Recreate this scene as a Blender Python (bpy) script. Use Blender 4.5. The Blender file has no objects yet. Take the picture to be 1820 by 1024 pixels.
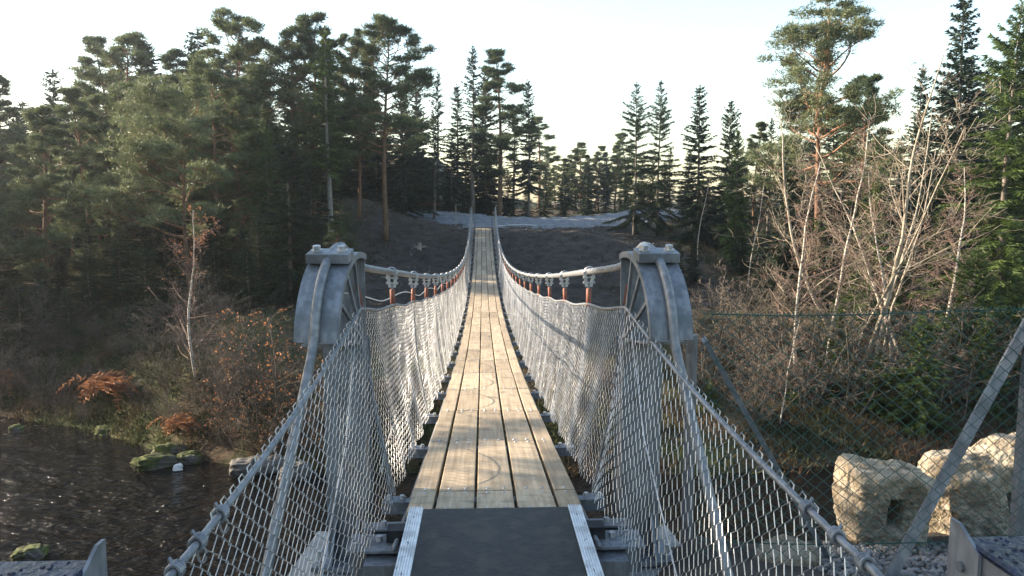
import bpy, math, random
import numpy as np
from mathutils import Vector, Matrix, Euler

# ------------------------------------------------------------------ camera, sky, sun, exposure
scene = bpy.context.scene
COL = scene.collection
EYE = (-0.065, 0.0, 1.6)
F_PX, HORIZON, VPX = 1324.0, 370.0, 857.5
PITCH = math.atan((512 - HORIZON) / F_PX)
YAW = math.atan((910 - VPX) / F_PX)
cd = bpy.data.cameras.new('camera')
cam = bpy.data.objects.new('camera', cd)
COL.objects.link(cam)
cam.location = EYE
cam.rotation_euler = Euler((math.pi / 2 - PITCH, 0, -YAW), 'XYZ')
cd.sensor_width = 36
cd.lens = 36 * F_PX / 1820
cd.clip_start = 0.05
cd.clip_end = 4000
scene.camera = cam

SUN_EL, SUN_AZ = math.radians(20), math.radians(-75)      # azimuth from +Y, negative = left
world = bpy.data.worlds.new('World')
scene.world = world
world.use_nodes = True
wn = world.node_tree
bg = wn.nodes['Background']
sky = wn.nodes.new('ShaderNodeTexSky')
sky.sky_type = 'NISHITA'
sky.sun_disc = False
sky.sun_elevation = SUN_EL
sky.sun_rotation = SUN_AZ
sky.air_density = 1.3
sky.dust_density = 1.3
sky.ozone_density = 1.2
wn.links.new(sky.outputs[0], bg.inputs[0])
bg.inputs[1].default_value = 0.12

sd = bpy.data.lights.new('sun', 'SUN')
sun = bpy.data.objects.new('sun', sd)
COL.objects.link(sun)
sd.energy = 5.0
sd.angle = math.radians(0.5)
sd.color = (1.0, 0.86, 0.68)
to_sun = Vector((math.sin(SUN_AZ) * math.cos(SUN_EL), math.cos(SUN_AZ) * math.cos(SUN_EL), math.sin(SUN_EL)))
sun.rotation_euler = to_sun.to_track_quat('Z', 'Y').to_euler()
sun.location = (-30, 10, 30)

scene.view_settings.view_transform = 'Standard'
scene.view_settings.look = 'None'
scene.view_settings.exposure = 1.85
scene.view_settings.gamma = 1
scene.view_settings.use_curve_mapping = False

# ------------------------------------------------------------------ helpers
rng = np.random.default_rng(7)
R = random.Random(11)


def ray(px, py):
    cx, cy, cz = (px - 910) / F_PX, 1.0, -(py - 512) / F_PX
    y = cy * math.cos(PITCH) + cz * math.sin(PITCH)
    z = -cy * math.sin(PITCH) + cz * math.cos(PITCH)
    return np.array([cx * math.cos(YAW) + y * math.sin(YAW), -cx * math.sin(YAW) + y * math.cos(YAW), z])


def P(px, py, D):
    v = ray(px, py)
    return np.array(EYE) + v * (D / v[1])


def sm(a, b, x):
    t = np.clip((np.asarray(x, float) - a) / (b - a), 0, 1)
    return t * t * (3 - 2 * t)


def tag(o, label=None, cat=None, group=None, kind=None):
    if label: o['label'] = label
    if cat: o['category'] = cat
    if group: o['group'] = group
    if kind: o['kind'] = kind
    return o


def link(name, me, mats=None, parent=None, loc=None):
    o = bpy.data.objects.new(name, me)
    COL.objects.link(o)
    if mats is not None and me is not None and len(me.materials) == 0:
        for m in (mats if isinstance(mats, (list, tuple)) else [mats]):
            me.materials.append(m)
    if parent is not None: o.parent = parent
    if loc is not None: o.location = loc
    return o


def empty(name, loc=(0, 0, 0), rz=0.0, s=1.0):
    o = bpy.data.objects.new(name, None)
    COL.objects.link(o)
    o.empty_display_size = 0.3
    o.location = loc
    o.rotation_euler = (0, 0, rz)
    o.scale = (s, s, s) if not isinstance(s, (tuple, list)) else s
    return o


def np_mesh(name, V, Fc, smooth=False, mi=None):
    """V (n,3); Fc (m,k) array or list of such arrays"""
    V = np.asarray(V, np.float32)
    Fs = Fc if isinstance(Fc, list) else [Fc]
    Fs = [np.asarray(f, np.int32) for f in Fs if len(f)]
    me = bpy.data.meshes.new(name)
    me.vertices.add(len(V))
    me.vertices.foreach_set('co', V.ravel())
    tot = sum(f.size for f in Fs)
    me.loops.add(tot)
    me.loops.foreach_set('vertex_index', np.concatenate([f.ravel() for f in Fs]))
    np_ = sum(len(f) for f in Fs)
    me.polygons.add(np_)
    starts = []
    s = 0
    for f in Fs:
        starts.append(s + np.arange(len(f)) * f.shape[1])
        s += f.size
    me.polygons.foreach_set('loop_start', np.concatenate(starts).astype(np.int32))
    me.polygons.foreach_set('use_smooth', np.full(np_, bool(smooth)))
    if mi is not None: me.polygons.foreach_set('material_index', np.asarray(mi, np.int32))
    me.update(calc_edges=True)
    return me


def frame_of(d):
    d = d / np.maximum(np.linalg.norm(d, axis=-1, keepdims=True), 1e-9)
    up = np.where(np.abs(d[..., 2:3]) > 0.9, np.array([1., 0, 0]), np.array([0, 0, 1.]))
    u = np.cross(d, up); u /= np.maximum(np.linalg.norm(u, axis=-1, keepdims=True), 1e-9)
    v = np.cross(d, u)
    return d, u, v


def segs_VF(A, B, ra, rb, n=3):
    """independent prisms between points A and B"""
    A = np.asarray(A, float); B = np.asarray(B, float)
    N = len(A)
    ra = np.broadcast_to(np.asarray(ra, float), (N,)); rb = np.broadcast_to(np.asarray(rb, float), (N,))
    d, u, v = frame_of(B - A)
    th = np.arange(n) / n * 2 * np.pi
    ring = u[:, None, :] * np.cos(th)[None, :, None] + v[:, None, :] * np.sin(th)[None, :, None]
    V = np.concatenate([A[:, None] + ring * ra[:, None, None], B[:, None] + ring * rb[:, None, None]], 1).reshape(-1, 3)
    base = (np.arange(N) * 2 * n)[:, None]
    k = np.arange(n); k2 = (k + 1) % n
    Fq = np.stack([base + k, base + k2, base + n + k2, base + n + k], -1).reshape(-1, 4)
    return V, Fq


def tube_VF(pts, r, n=8, lobes=0, lay=0.0, amp=0.0, cap=True):
    pts = np.asarray(pts, float)
    N = len(pts)
    r = np.broadcast_to(np.asarray(r, float), (N,))
    t = np.gradient(pts, axis=0)
    t /= np.linalg.norm(t, axis=1, keepdims=True)
    u = np.zeros_like(t)
    a = np.array([0, 0, 1.]) if abs(t[0, 2]) < .9 else np.array([1., 0, 0])
    for i in range(N):
        a = a - t[i] * np.dot(a, t[i]); a /= np.linalg.norm(a); u[i] = a
    v = np.cross(t, u)
    th = np.arange(n) / n * 2 * np.pi
    s = np.concatenate([[0], np.cumsum(np.linalg.norm(np.diff(pts, axis=0), axis=1))])
    rr = r[:, None] * np.ones((N, n))
    if lobes:
        rr = rr * (1 + amp * np.cos(lobes * (th[None, :] + (s * lay)[:, None])))
    V = pts[:, None] + (u[:, None] * np.cos(th)[None, :, None] + v[:, None] * np.sin(th)[None, :, None]) * rr[..., None]
    V = V.reshape(-1, 3)
    i = np.arange(N - 1)[:, None] * n
    k = np.arange(n); k2 = (k + 1) % n
    Fq = np.stack([i + k, i + k2, i + n + k2, i + n + k], -1).reshape(-1, 4)
    out = [Fq]
    if cap and n in (3, 4):
        out = [Fq]
    if cap:
        V = np.concatenate([V, pts[:1], pts[-1:]])
        c0, c1 = N * n, N * n + 1
        T = np.concatenate([np.stack([np.full(n, c0), k2, k], -1), np.stack([np.full(n, c1), (N - 1) * n + k, (N - 1) * n + k2], -1)])
        out = [Fq, T]
    return V, out


class MB:
    """collects pieces of one part"""
    def __init__(self):
        self.V = []; self.Q = []; self.T = []; self.n = 0; self.P = []

    def add(self, V, Fs):
        Fs = Fs if isinstance(Fs, list) else [Fs]
        for f in Fs:
            f = np.asarray(f)
            if not len(f): continue
            (self.Q if f.shape[1] == 4 else self.T).append(f + self.n)
        self.V.append(np.asarray(V, float)); self.n += len(V)
        return self

    def box(self, c, size, rot=None, ch=0.0):
        x, y, z = [s / 2 for s in size]
        V = np.array([[-x, -y, -z], [x, -y, -z], [x, y, -z], [-x, y, -z], [-x, -y, z], [x, -y, z], [x, y, z], [-x, y, z]])
        Fq = np.array([[0, 3, 2, 1], [4, 5, 6, 7], [0, 1, 5, 4], [1, 2, 6, 5], [2, 3, 7, 6], [3, 0, 4, 7]])
        if ch:
            c_ = min(ch, x * .9, y * .9, z * .9)
            V = []
            for sx in (-1, 1):
                for sy in (-1, 1):
                    for sz in (-1, 1):
                        V += [[sx * (x - c_), sy * (y - c_), sz * z], [sx * (x - c_), sy * y, sz * (z - c_)], [sx * x, sy * (y - c_), sz * (z - c_)]]
            V = np.array(V)
            import itertools
            bm = None
            hullF = _hull_faces(V)
            if rot is not None: V = V @ np.array(rot).T
            return self.add(V + np.array(c), [hullF])
        if rot is not None: V = V @ np.array(rot).T
        return self.add(V + np.array(c), Fq)

    def bar(self, a, b, w, h, roll=0.0):
        a = np.array(a, float); b = np.array(b, float)
        d = b - a; L = np.linalg.norm(d); d /= L
        q = Vector(d).to_track_quat('Y', 'Z').to_matrix() @ Matrix.Rotation(roll, 3, 'Y')
        return self.box((a + b) / 2, (w, L, h), np.array(q))

    def tube(self, pts, r, n=8, **k):
        V, Fs = tube_VF(pts, r, n, **k)
        return self.add(V, Fs)

    def segs(self, A, B, ra, rb, n=3):
        V, Fq = segs_VF(A, B, ra, rb, n)
        return self.add(V, Fq)

    def prism(self, poly, x0, x1):
        """polygon in (y,z) extruded along x; fan-triangulated sides"""
        n = len(poly)
        p = np.array(poly, float)
        V = np.concatenate([np.c_[np.full(n, x0), p], np.c_[np.full(n, x1), p]])
        k = np.arange(n); k2 = (k + 1) % n
        Q = np.stack([k, k2, n + k2, n + k], -1)
        T = [[0, i + 1, i] for i in range(1, n - 1)] + [[n, n + i, n + i + 1] for i in range(1, n - 1)]
        return self.add(V, [Q, np.array(T)])

    def mesh(self, name, smooth=False):
        Fs = []
        if self.Q: Fs.append(np.concatenate(self.Q))
        if self.T: Fs.append(np.concatenate(self.T))
        return np_mesh(name, np.concatenate(self.V), Fs, smooth)

    def build(self, name, m, parent=None, smooth=False, loc=None):
        return link(name, self.mesh(name, smooth), m, parent, loc)


_hcache = {}


def _hull_faces(V):
    import bmesh
    key = 'h'
    bm = bmesh.new()
    vs = [bm.verts.new(v) for v in V]
    bm.verts.index_update()
    bmesh.ops.convex_hull(bm, input=vs)
    bmesh.ops.triangulate(bm, faces=bm.faces[:])
    bm.verts.index_update()
    Fs = np.array([[v.index for v in f.verts] for f in bm.faces if len(f.verts) == 3])
    bm.free()
    return Fs


def vnoise(x, y, seed=0):
    """smooth lattice noise -1..1"""
    x = np.asarray(x, float); y = np.asarray(y, float)
    xi = np.floor(x).astype(np.int64); yi = np.floor(y).astype(np.int64)
    fx = x - xi; fy = y - yi
    fx = fx * fx * (3 - 2 * fx); fy = fy * fy * (3 - 2 * fy)

    def h(a, b):
        n = (a * 374761393 + b * 668265263 + seed * 974711) & 0x7fffffff
        n = ((n ^ (n >> 13)) * 1274126177) & 0x7fffffff
        return ((n ^ (n >> 16)) & 0xffff) / 32767.5 - 1
    return (h(xi, yi) * (1 - fx) + h(xi + 1, yi) * fx) * (1 - fy) + (h(xi, yi + 1) * (1 - fx) + h(xi + 1, yi + 1) * fx) * fy


def noise3(p, s, seed=0):
    return (vnoise(p[:, 0] * s + p[:, 2] * s * .7, p[:, 1] * s - p[:, 2] * s * .4, seed) + vnoise(p[:, 1] * s + 9.1, p[:, 2] * s, seed + 5) + vnoise(p[:, 2] * s - 4.2, p[:, 0] * s, seed + 9)) / 3


# ------------------------------------------------------------------ materials
def new_mat(name):
    m = bpy.data.materials.new(name)
    m.use_nodes = True
    nt = m.node_tree
    return m, nt, nt.nodes['Principled BSDF']


def mat(name, c1, c2, scale=4.0, rough=0.8, metal=0.0, bump=0.0, bscale=None, stretch=(1, 1, 1), rnd=0.0, detail=5.0, lo=0.35, hi=0.65, spec=0.3, transl=0.0, c3=None, s3=1.0, coord='Object'):
    m, nt, bs = new_mat(name)
    N, L = nt.nodes, nt.links
    tc = N.new('ShaderNodeTexCoord')
    mp = N.new('ShaderNodeMapping'); mp.inputs['Scale'].default_value = stretch
    L.new(tc.outputs[coord], mp.inputs[0])
    no = N.new('ShaderNodeTexNoise'); no.inputs['Scale'].default_value = scale; no.inputs['Detail'].default_value = detail
    L.new(mp.outputs[0], no.inputs['Vector'])
    cr = N.new('ShaderNodeValToRGB')
    cr.color_ramp.elements[0].position = lo; cr.color_ramp.elements[1].position = hi
    cr.color_ramp.elements[0].color = (*c1, 1); cr.color_ramp.elements[1].color = (*c2, 1)
    L.new(no.outputs['Fac'], cr.inputs[0])
    col = cr.outputs[0]
    if c3:
        n3 = N.new('ShaderNodeTexNoise'); n3.inputs['Scale'].default_value = s3; n3.inputs['Detail'].default_value = 4
        L.new(tc.outputs[coord], n3.inputs['Vector'])
        r3 = N.new('ShaderNodeValToRGB'); r3.color_ramp.elements[0].position = .5; r3.color_ramp.elements[1].position = .62
        L.new(n3.outputs['Fac'], r3.inputs[0])
        mx = N.new('ShaderNodeMix'); mx.data_type = 'RGBA'
        L.new(r3.outputs[0], mx.inputs[0]); L.new(col, mx.inputs[6]); mx.inputs[7].default_value = (*c3, 1)
        col = mx.outputs[2]
    if rnd:
        oi = N.new('ShaderNodeObjectInfo')
        mr = N.new('ShaderNodeMapRange'); mr.inputs[3].default_value = 1 - rnd; mr.inputs[4].default_value = 1 + rnd
        L.new(oi.outputs['Random'], mr.inputs[0])
        hs = N.new('ShaderNodeHueSaturation')
        L.new(mr.outputs[0], hs.inputs['Value']); L.new(col, hs.inputs['Color'])
        mh = N.new('ShaderNodeMapRange'); mh.inputs[3].default_value = .5 + rnd * .06; mh.inputs[4].default_value = .5 - rnd * .06
        L.new(oi.outputs['Random'], mh.inputs[0]); L.new(mh.outputs[0], hs.inputs['Hue'])
        col = hs.outputs[0]
    L.new(col, bs.inputs['Base Color'])
    bs.inputs['Roughness'].default_value = rough
    bs.inputs['Metallic'].default_value = metal
    bs.inputs['Specular IOR Level'].default_value = spec
    if bump:
        nb = N.new('ShaderNodeTexNoise'); nb.inputs['Scale'].default_value = bscale or scale * 3; nb.inputs['Detail'].default_value = 6
        L.new(mp.outputs[0], nb.inputs['Vector'])
        bp = N.new('ShaderNodeBump'); bp.inputs['Strength'].default_value = bump; bp.inputs['Distance'].default_value = .02
        L.new(nb.outputs['Fac'], bp.inputs['Height']); L.new(bp.outputs[0], bs.inputs['Normal'])
    if transl:
        tr = N.new('ShaderNodeBsdfTranslucent'); L.new(col, tr.inputs[0])
        ms = N.new('ShaderNodeMixShader'); ms.inputs[0].default_value = transl
        L.new(bs.outputs[0], ms.inputs[1]); L.new(tr.outputs[0], ms.inputs[2])
        L.new(ms.outputs[0], N['Material Output'].inputs[0])
    return m


M = {}
M['galv'] = mat('galvanised_steel', (.14, .15, .168), (.225, .238, .258), 14, .5, .35, .08, 90, stretch=(2.5, 2.5, .6), c3=(.125, .132, .142), s3=7)
M['galv_dark'] = mat('dull_steel', (.11, .12, .13), (.19, .2, .22), 8, .6, .3)
M['cable'] = mat('wire_rope', (.14, .148, .158), (.24, .245, .255), 25, .5, .35)
M['wire'] = mat('net_wire', (.27, .275, .28), (.42, .42, .42), 6, .38, .65)
M['orange'] = mat('orange_sleeve', (.15, .052, .034), (.25, .092, .06), 14, .6)
M['bolt'] = mat('bolt_steel', (.3, .3, .31), (.5, .5, .5), 30, .45, .6)
M['alu'] = mat('aluminium', (.62, .63, .64), (.8, .8, .8), 20, .38, .5, c3=(.5, .5, .5), s3=14)
M['ply'] = mat('black_plywood', (.006, .006, .007), (.018, .0165, .016), 22, .5, 0, .2, 120, c3=(.03, .026, .022), s3=9.0, detail=9)
M['rubber'] = mat('black_rubber', (.01, .01, .012), (.03, .03, .034), 10, .6)
M['cap'] = mat('wet_blue_cap', (.004, .006, .016), (.008, .014, .04), 22, .3, 0, .5, 45, spec=.25)
M['concrete'] = mat('concrete', (.2, .195, .185), (.33, .32, .3), 4, .9, 0, .3, 30)
M['green_wire'] = mat('green_pvc_wire', (.012, .045, .038), (.022, .075, .06), 8, .4)
M['rope_pale'] = mat('pale_cord', (.5, .47, .42), (.65, .62, .56), 20, .7)
M['rock'] = mat('pale_granite', (.21, .165, .11), (.39, .33, .245), 9, .92, 0, 1.0, 26, c3=(.15, .115, .075), s3=5, detail=10)
M['rock'].node_tree.nodes['Bump'].inputs['Distance'].default_value = .05
M['rock_grey'] = mat('grey_stone', (.05, .047, .042), (.13, .12, .11), 4, .9, 0, .8, 12)
M['rock_moss'] = mat('mossy_stone', (.035, .037, .015), (.1, .115, .028), 6, .95, 0, .8, 14, c3=(.1, .09, .08), s3=2.5)
M['white_stone'] = mat('white_stone', (.6, .58, .55), (.8, .78, .75), 4, .8)
M['gravel'] = mat('gravel_stones', (.07, .068, .065), (.27, .26, .25), 9, .9, lo=.3, hi=.7)
M['path'] = mat('path_gravel', (.12, .125, .133), (.22, .228, .24), 3, .95, 0, .5, 40)
M['bench_wood'] = mat('red_brown_wood', (.16, .05, .03), (.26, .09, .05), 5, .8)

# wood planks
m, nt, bs = new_mat('deck_wood')
N, L = nt.nodes, nt.links
tc = N.new('ShaderNodeTexCoord'); oi = N.new('ShaderNodeObjectInfo')
ad = N.new('ShaderNodeVectorMath'); ad.operation = 'ADD'
sc_ = N.new('ShaderNodeVectorMath'); sc_.operation = 'SCALE'; sc_.inputs['Scale'].default_value = 37.0
cmb = N.new('ShaderNodeCombineXYZ'); L.new(oi.outputs['Random'], cmb.inputs[0]); L.new(oi.outputs['Random'], cmb.inputs[1])
L.new(cmb.outputs[0], sc_.inputs[0]); L.new(tc.outputs['Object'], ad.inputs[0]); L.new(sc_.outputs[0], ad.inputs[1])
mp = N.new('ShaderNodeMapping'); mp.inputs['Scale'].default_value = (42, 1.6, 42); L.new(ad.outputs[0], mp.inputs[0])
n1 = N.new('ShaderNodeTexNoise'); n1.inputs['Scale'].default_value = 1; n1.inputs['Detail'].default_value = 7; n1.inputs['Distortion'].default_value = .6; L.new(mp.outputs[0], n1.inputs['Vector'])
cr = N.new('ShaderNodeValToRGB'); cr.color_ramp.elements[0].position = .3; cr.color_ramp.elements[1].position = .72
cr.color_ramp.elements[0].color = (.34, .25, .16, 1); cr.color_ramp.elements[1].color = (.54, .43, .295, 1)
L.new(n1.outputs['Fac'], cr.inputs[0])
n2 = N.new('ShaderNodeTexNoise'); n2.inputs['Scale'].default_value = 6; n2.inputs['Detail'].default_value = 5; L.new(ad.outputs[0], n2.inputs['Vector'])
r2 = N.new('ShaderNodeValToRGB'); r2.color_ramp.elements[0].position = .52; r2.color_ramp.elements[1].position = .74; L.new(n2.outputs['Fac'], r2.inputs[0])
mlt = N.new('ShaderNodeMath'); mlt.operation = 'MULTIPLY'; mlt.inputs[1].default_value = .85; L.new(r2.outputs[0], mlt.inputs[0])
mx = N.new('ShaderNodeMix'); mx.data_type = 'RGBA'; L.new(mlt.outputs[0], mx.inputs[0]); L.new(cr.outputs[0], mx.inputs[6]); mx.inputs[7].default_value = (.2, .16, .115, 1)
hs = N.new('ShaderNodeHueSaturation'); mr = N.new('ShaderNodeMapRange'); mr.inputs[3].default_value = .72; mr.inputs[4].default_value = 1.14
L.new(oi.outputs['Random'], mr.inputs[0]); L.new(mr.outputs[0], hs.inputs['Value']); L.new(mx.outputs[2], hs.inputs['Color'])
L.new(hs.outputs[0], bs.inputs['Base Color']); bs.inputs['Roughness'].default_value = .7; bs.inputs['Specular IOR Level'].default_value = .25
bp = N.new('ShaderNodeBump'); bp.inputs['Strength'].default_value = .25; bp.inputs['Distance'].default_value = .004; L.new(n1.outputs['Fac'], bp.inputs['Height']); L.new(bp.outputs[0], bs.inputs['Normal'])
M['wood'] = m

M['pine_bark'] = mat('pine_bark', (.1, .06, .04), (.22, .12, .07), 5, .95, 0, .8, 12, stretch=(3, 3, .6), rnd=.15)
M['pine_limb'] = mat('pine_limb', (.16, .085, .05), (.3, .165, .1), 6, .9, rnd=.15)
M['spruce_bark'] = mat('spruce_bark', (.085, .07, .058), (.19, .165, .14), 5, .95, 0, .6, 14, stretch=(3, 3, .6), rnd=.2)
M['birch_bark'] = mat('birch_bark', (.09, .075, .065), (.43, .39, .33), 3.5, .8, 0, .2, 20, stretch=(1.5, 1.5, 7), lo=.36, hi=.48)
M['birch_twig'] = mat('birch_twigs', (.13, .085, .065), (.25, .175, .135), 3, .85, rnd=.12)
M['limb_bark'] = mat('grey_brown_limbs', (.15, .12, .09), (.3, .25, .19), 4, .85)
M['pale_bark'] = mat('pale_smooth_bark', (.24, .2, .15), (.4, .35, .28), 4, .85)
M['grey_bark'] = mat('grey_spruce_bark', (.13, .115, .1), (.25, .23, .2), 6, .9, stretch=(3, 3, .6))
M['twig'] = mat('brown_twigs', (.07, .057, .044), (.145, .118, .09), 3, .9, rnd=.2)
M['pine_leaf'] = mat('pine_needles', (.04, .06, .024), (.14, .165, .07), 1.1, .6, transl=.3, rnd=.22, lo=.3, hi=.7)
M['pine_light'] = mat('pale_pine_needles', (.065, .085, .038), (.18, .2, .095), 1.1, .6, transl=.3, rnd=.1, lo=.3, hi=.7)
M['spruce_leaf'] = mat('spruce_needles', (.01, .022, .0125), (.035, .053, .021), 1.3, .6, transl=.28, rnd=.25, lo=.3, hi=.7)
M['spruce_lit'] = mat('sunlit_spruce_needles', (.03, .055, .014), (.11, .155, .035), 1.5, .6, transl=.32, rnd=.2, lo=.3, hi=.7)  # brighter copy of the spruce needles, sunlight put into the colour
M['orange_leaf'] = mat('orange_leaves', (.24, .08, .035), (.42, .2, .08), 6, .7, transl=.35, lo=.3, hi=.7)
M['fern'] = mat('rusty_bracken', (.2, .08, .035), (.38, .18, .08), 6, .85, transl=.25)
M['dry_grass'] = mat('dry_grass', (.09, .07, .035), (.2, .155, .075), 1.2, .9, transl=.25, c3=(.11, .115, .03), s3=.6)
M['litter'] = mat('dead_leaf_litter', (.05, .032, .02), (.12, .075, .045), 1.5, .9)
M['heath'] = mat('heath_green', (.02, .028, .01), (.062, .068, .024), .8, .9, transl=.2, c3=(.1, .06, .035), s3=.5)

# ------------------------------------------------------------------ terrain
ZW = -4.9
PATH = np.array([[-30, 66, 2.6], [-14, 57, 1.9], [-5, 52.5, 1.25], [0, 49.6, .75], [4.5, 48.6, .62], [9.5, 50.4, .85], [13, 55, 1.3], [16, 66, 1.9]])
SPUR = np.array([[0, 45.2, .36], [0, 46.5, .42], [.4, 48.8, .6]])


def dense(pl, n=24):
    out = []
    t = np.arange(len(pl))
    tt = np.linspace(0, len(pl) - 1, n * (len(pl) - 1))
    # Catmull-like smoothing via repeated averaging
    q = np.stack([np.interp(tt, t, pl[:, i]) for i in range(3)], 1)
    for _ in range(n):
        q[1:-1] = (q[:-2] + 2 * q[1:-1] + q[2:]) / 4
    return q


PATH_D, SPUR_D = dense(PATH), dense(SPUR, 12)


def WL(x):
    return np.interp(x, [-400, -60, -30, -15, -11.3, -8, -6.2, -2, 6, 12, 20, 40, 400], [150, 44, 30, 23.3, 21.6, 19.2, 18.5, 17.8, 17.4, 18.2, 19.2, 21, 60])


def NE(x):
    return np.interp(x, [-400, -60, -22, -13, -10.5, -7, -3, -.7, .6, 1.4, 6, 20, 60, 400], [-40, 4, 9.5, 9.5, 7, 2.2, 2.6, 3.2, 3.6, 5.0, 5.3, 5.5, 6, 20])


def terr(x, y, fine=True):
    x = np.asarray(x, float); y = np.asarray(y, float)
    d = y - WL(x)
    pl = np.interp(d, [-9, -3, 0, 2.2, 7, 14, 22, 34, 60, 120, 300, 900], [-7.2, -6, -4.95, -3.3, -2.0, -1.1, -.2, 1.6, 6.5, 11, 13, 15])
    pc = np.interp(d, [-9, -3, 0, 1.6, 8, 16, 24, 27, 31, 60, 120, 300, 900], [-7.2, -6, -4.95, -4.1, -2.9, -2.15, -.85, .1, .5, 1.6, 3.4, 5, 9])
    pr = np.interp(d, [-9, -3, 0, 2, 8, 16, 24, 30, 50, 100, 300, 900], [-7.2, -6, -4.95, -4.3, -3.0, -1.75, -.5, .2, .9, 1.6, 4, 9])
    wl = sm(-4, -9, x); wr = sm(5, 11, x)
    z = pl * wl + pr * wr + pc * (1 - wl - wr)
    z = z + 1.35 * np.exp(-(((x + 7.5) / 4.2) ** 2 + ((y - 46.5) / 4.5) ** 2)) + .85 * np.exp(-(((x - 5.4) / 3.6) ** 2 + ((y - 42) / 3.2) ** 2))
    if fine:
        nz = .35 * vnoise(x * .22, y * .22, 1) + .16 * vnoise(x * .7, y * .7, 2) + .07 * vnoise(x * 1.9, y * 1.9, 3)
        z = z + nz * sm(.2, 3, d) * (1 - .55 * np.exp(-(x / 2.5) ** 2))
    # near bank
    e = y - NE(x)
    zn = np.interp(e, [-60, -2.5, -1.0, 0, .5, 1.6, 4, 7], [.6, -.16, -.28, -.5, -1.3, -3.6, -6, -7.2])
    zn = zn - .25 * sm(3.2, 4.4, y) * sm(1.0, 1.8, x)
    if fine: zn = zn + .04 * vnoise(x * 2.1, y * 2.1, 4) * sm(.5, 1.4, np.abs(x))
    w = sm(8.5, 11.5, y - .5 * NE(x))
    mid = (NE(x) + WL(x)) / 2
    z = np.where(y < mid, zn, z)
    # path flattening
    return z


def path_blend(x, y, z):
    x = np.asarray(x, float); sh = x.shape
    xf = x.ravel(); yf = np.asarray(y, float).ravel(); zf = np.asarray(z, float).ravel().copy()
    near = (yf > 43) & (yf < 75) & (np.abs(xf) < 40)
    idx = np.where(near)[0]
    if len(idx):
        for pl, w in ((PATH_D, 2.4), (SPUR_D, 1.5)):
            dx = xf[idx][:, None] - pl[None, :, 0]; dy = yf[idx][:, None] - pl[None, :, 1]
            dd = dx * dx + dy * dy
            j = dd.argmin(1); dist = np.sqrt(dd[np.arange(len(idx)), j])
            k = 1 - sm(w, w + 1.8, dist)
            zf[idx] = zf[idx] * (1 - k) + (pl[j, 2] + .13 * np.clip(yf[idx] - pl[j, 1], -2.6, 2.6)) * k
    return zf.reshape(sh)


def ground(x, y, fine=True):
    return path_blend(x, y, terr(x, y, fine))


def gz(x, y):
    return float(ground(np.array([x]), np.array([y]))[0])


def axis(lo, a, b, hi, step, grow=1.22):
    c = list(np.arange(a, b + 1e-6, step))
    s = step; v = b
    while v < hi: s *= grow; v += s; c.append(v)
    s = step; v = a; pre = []
    while v > lo: s *= grow; v -= s; pre.append(v)
    return np.array(pre[::-1] + c)


xs = axis(-300, -26, 26, 300, .26, 1.12); ys = axis(-70, 1.5, 56, 400, .26, 1.12)
X, Y = np.meshgrid(xs, ys)
Z = ground(X, Y)
nx, ny = len(xs), len(ys)
I = (np.arange(ny - 1)[:, None] * nx + np.arange(nx - 1)[None, :])
TV = np.stack([X, Y, Z], -1).reshape(-1, 3)
TF = np.stack([I, I + 1, I + nx + 1, I + nx], -1).reshape(-1, 4)

# ground material: forest floor, moss, cleared dirt by the far bridge head
m, nt, bs = new_mat('ground_soil')
N, L = nt.nodes, nt.links
tc = N.new('ShaderNodeTexCoord')


def noise(scale, detail=5):
    n = N.new('ShaderNodeTexNoise'); n.inputs['Scale'].default_value = scale; n.inputs['Detail'].default_value = detail
    L.new(tc.outputs['Object'], n.inputs['Vector']); return n


def ramp(src, a, ca, b, cb):
    r = N.new('ShaderNodeValToRGB'); r.color_ramp.elements[0].position = a; r.color_ramp.elements[1].position = b
    r.color_ramp.elements[0].color = (*ca, 1); r.color_ramp.elements[1].color = (*cb, 1); L.new(src, r.inputs[0]); return r


def mixc(f, a, b):
    x_ = N.new('ShaderNodeMix'); x_.data_type = 'RGBA'; L.new(f, x_.inputs[0]); L.new(a, x_.inputs[6]); L.new(b, x_.inputs[7]); return x_.outputs[2]


fl = ramp(noise(2.2).outputs['Fac'], .35, (.035, .025, .016), .68, (.1, .068, .042))
ms_ = ramp(noise(1.1).outputs['Fac'], .3, (.022, .03, .01), .7, (.06, .068, .022))
fc = mixc(ramp(noise(.45, 4).outputs['Fac'], .42, (0, 0, 0), .6, (1, 1, 1)).outputs[0], fl.outputs[0], ms_.outputs[0])
dr = ramp(noise(1.7, 8).outputs['Fac'], .32, (.025, .021, .018), .7, (.075, .064, .055))
sp = N.new('ShaderNodeSeparateXYZ'); L.new(tc.outputs['Object'], sp.inputs[0])


def mrange(src, a, b, c=0., d=1.):
    r = N.new('ShaderNodeMapRange'); r.interpolation_type = 'SMOOTHSTEP'
    for i, v in enumerate((a, b, c, d)): r.inputs[i + 1].default_value = v
    L.new(src, r.inputs[0]); return r.outputs[0]


def mul(a, b):
    q = N.new('ShaderNodeMath'); q.operation = 'MULTIPLY'; L.new(a, q.inputs[0]); L.new(b, q.inputs[1]); return q.outputs[0]


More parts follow.
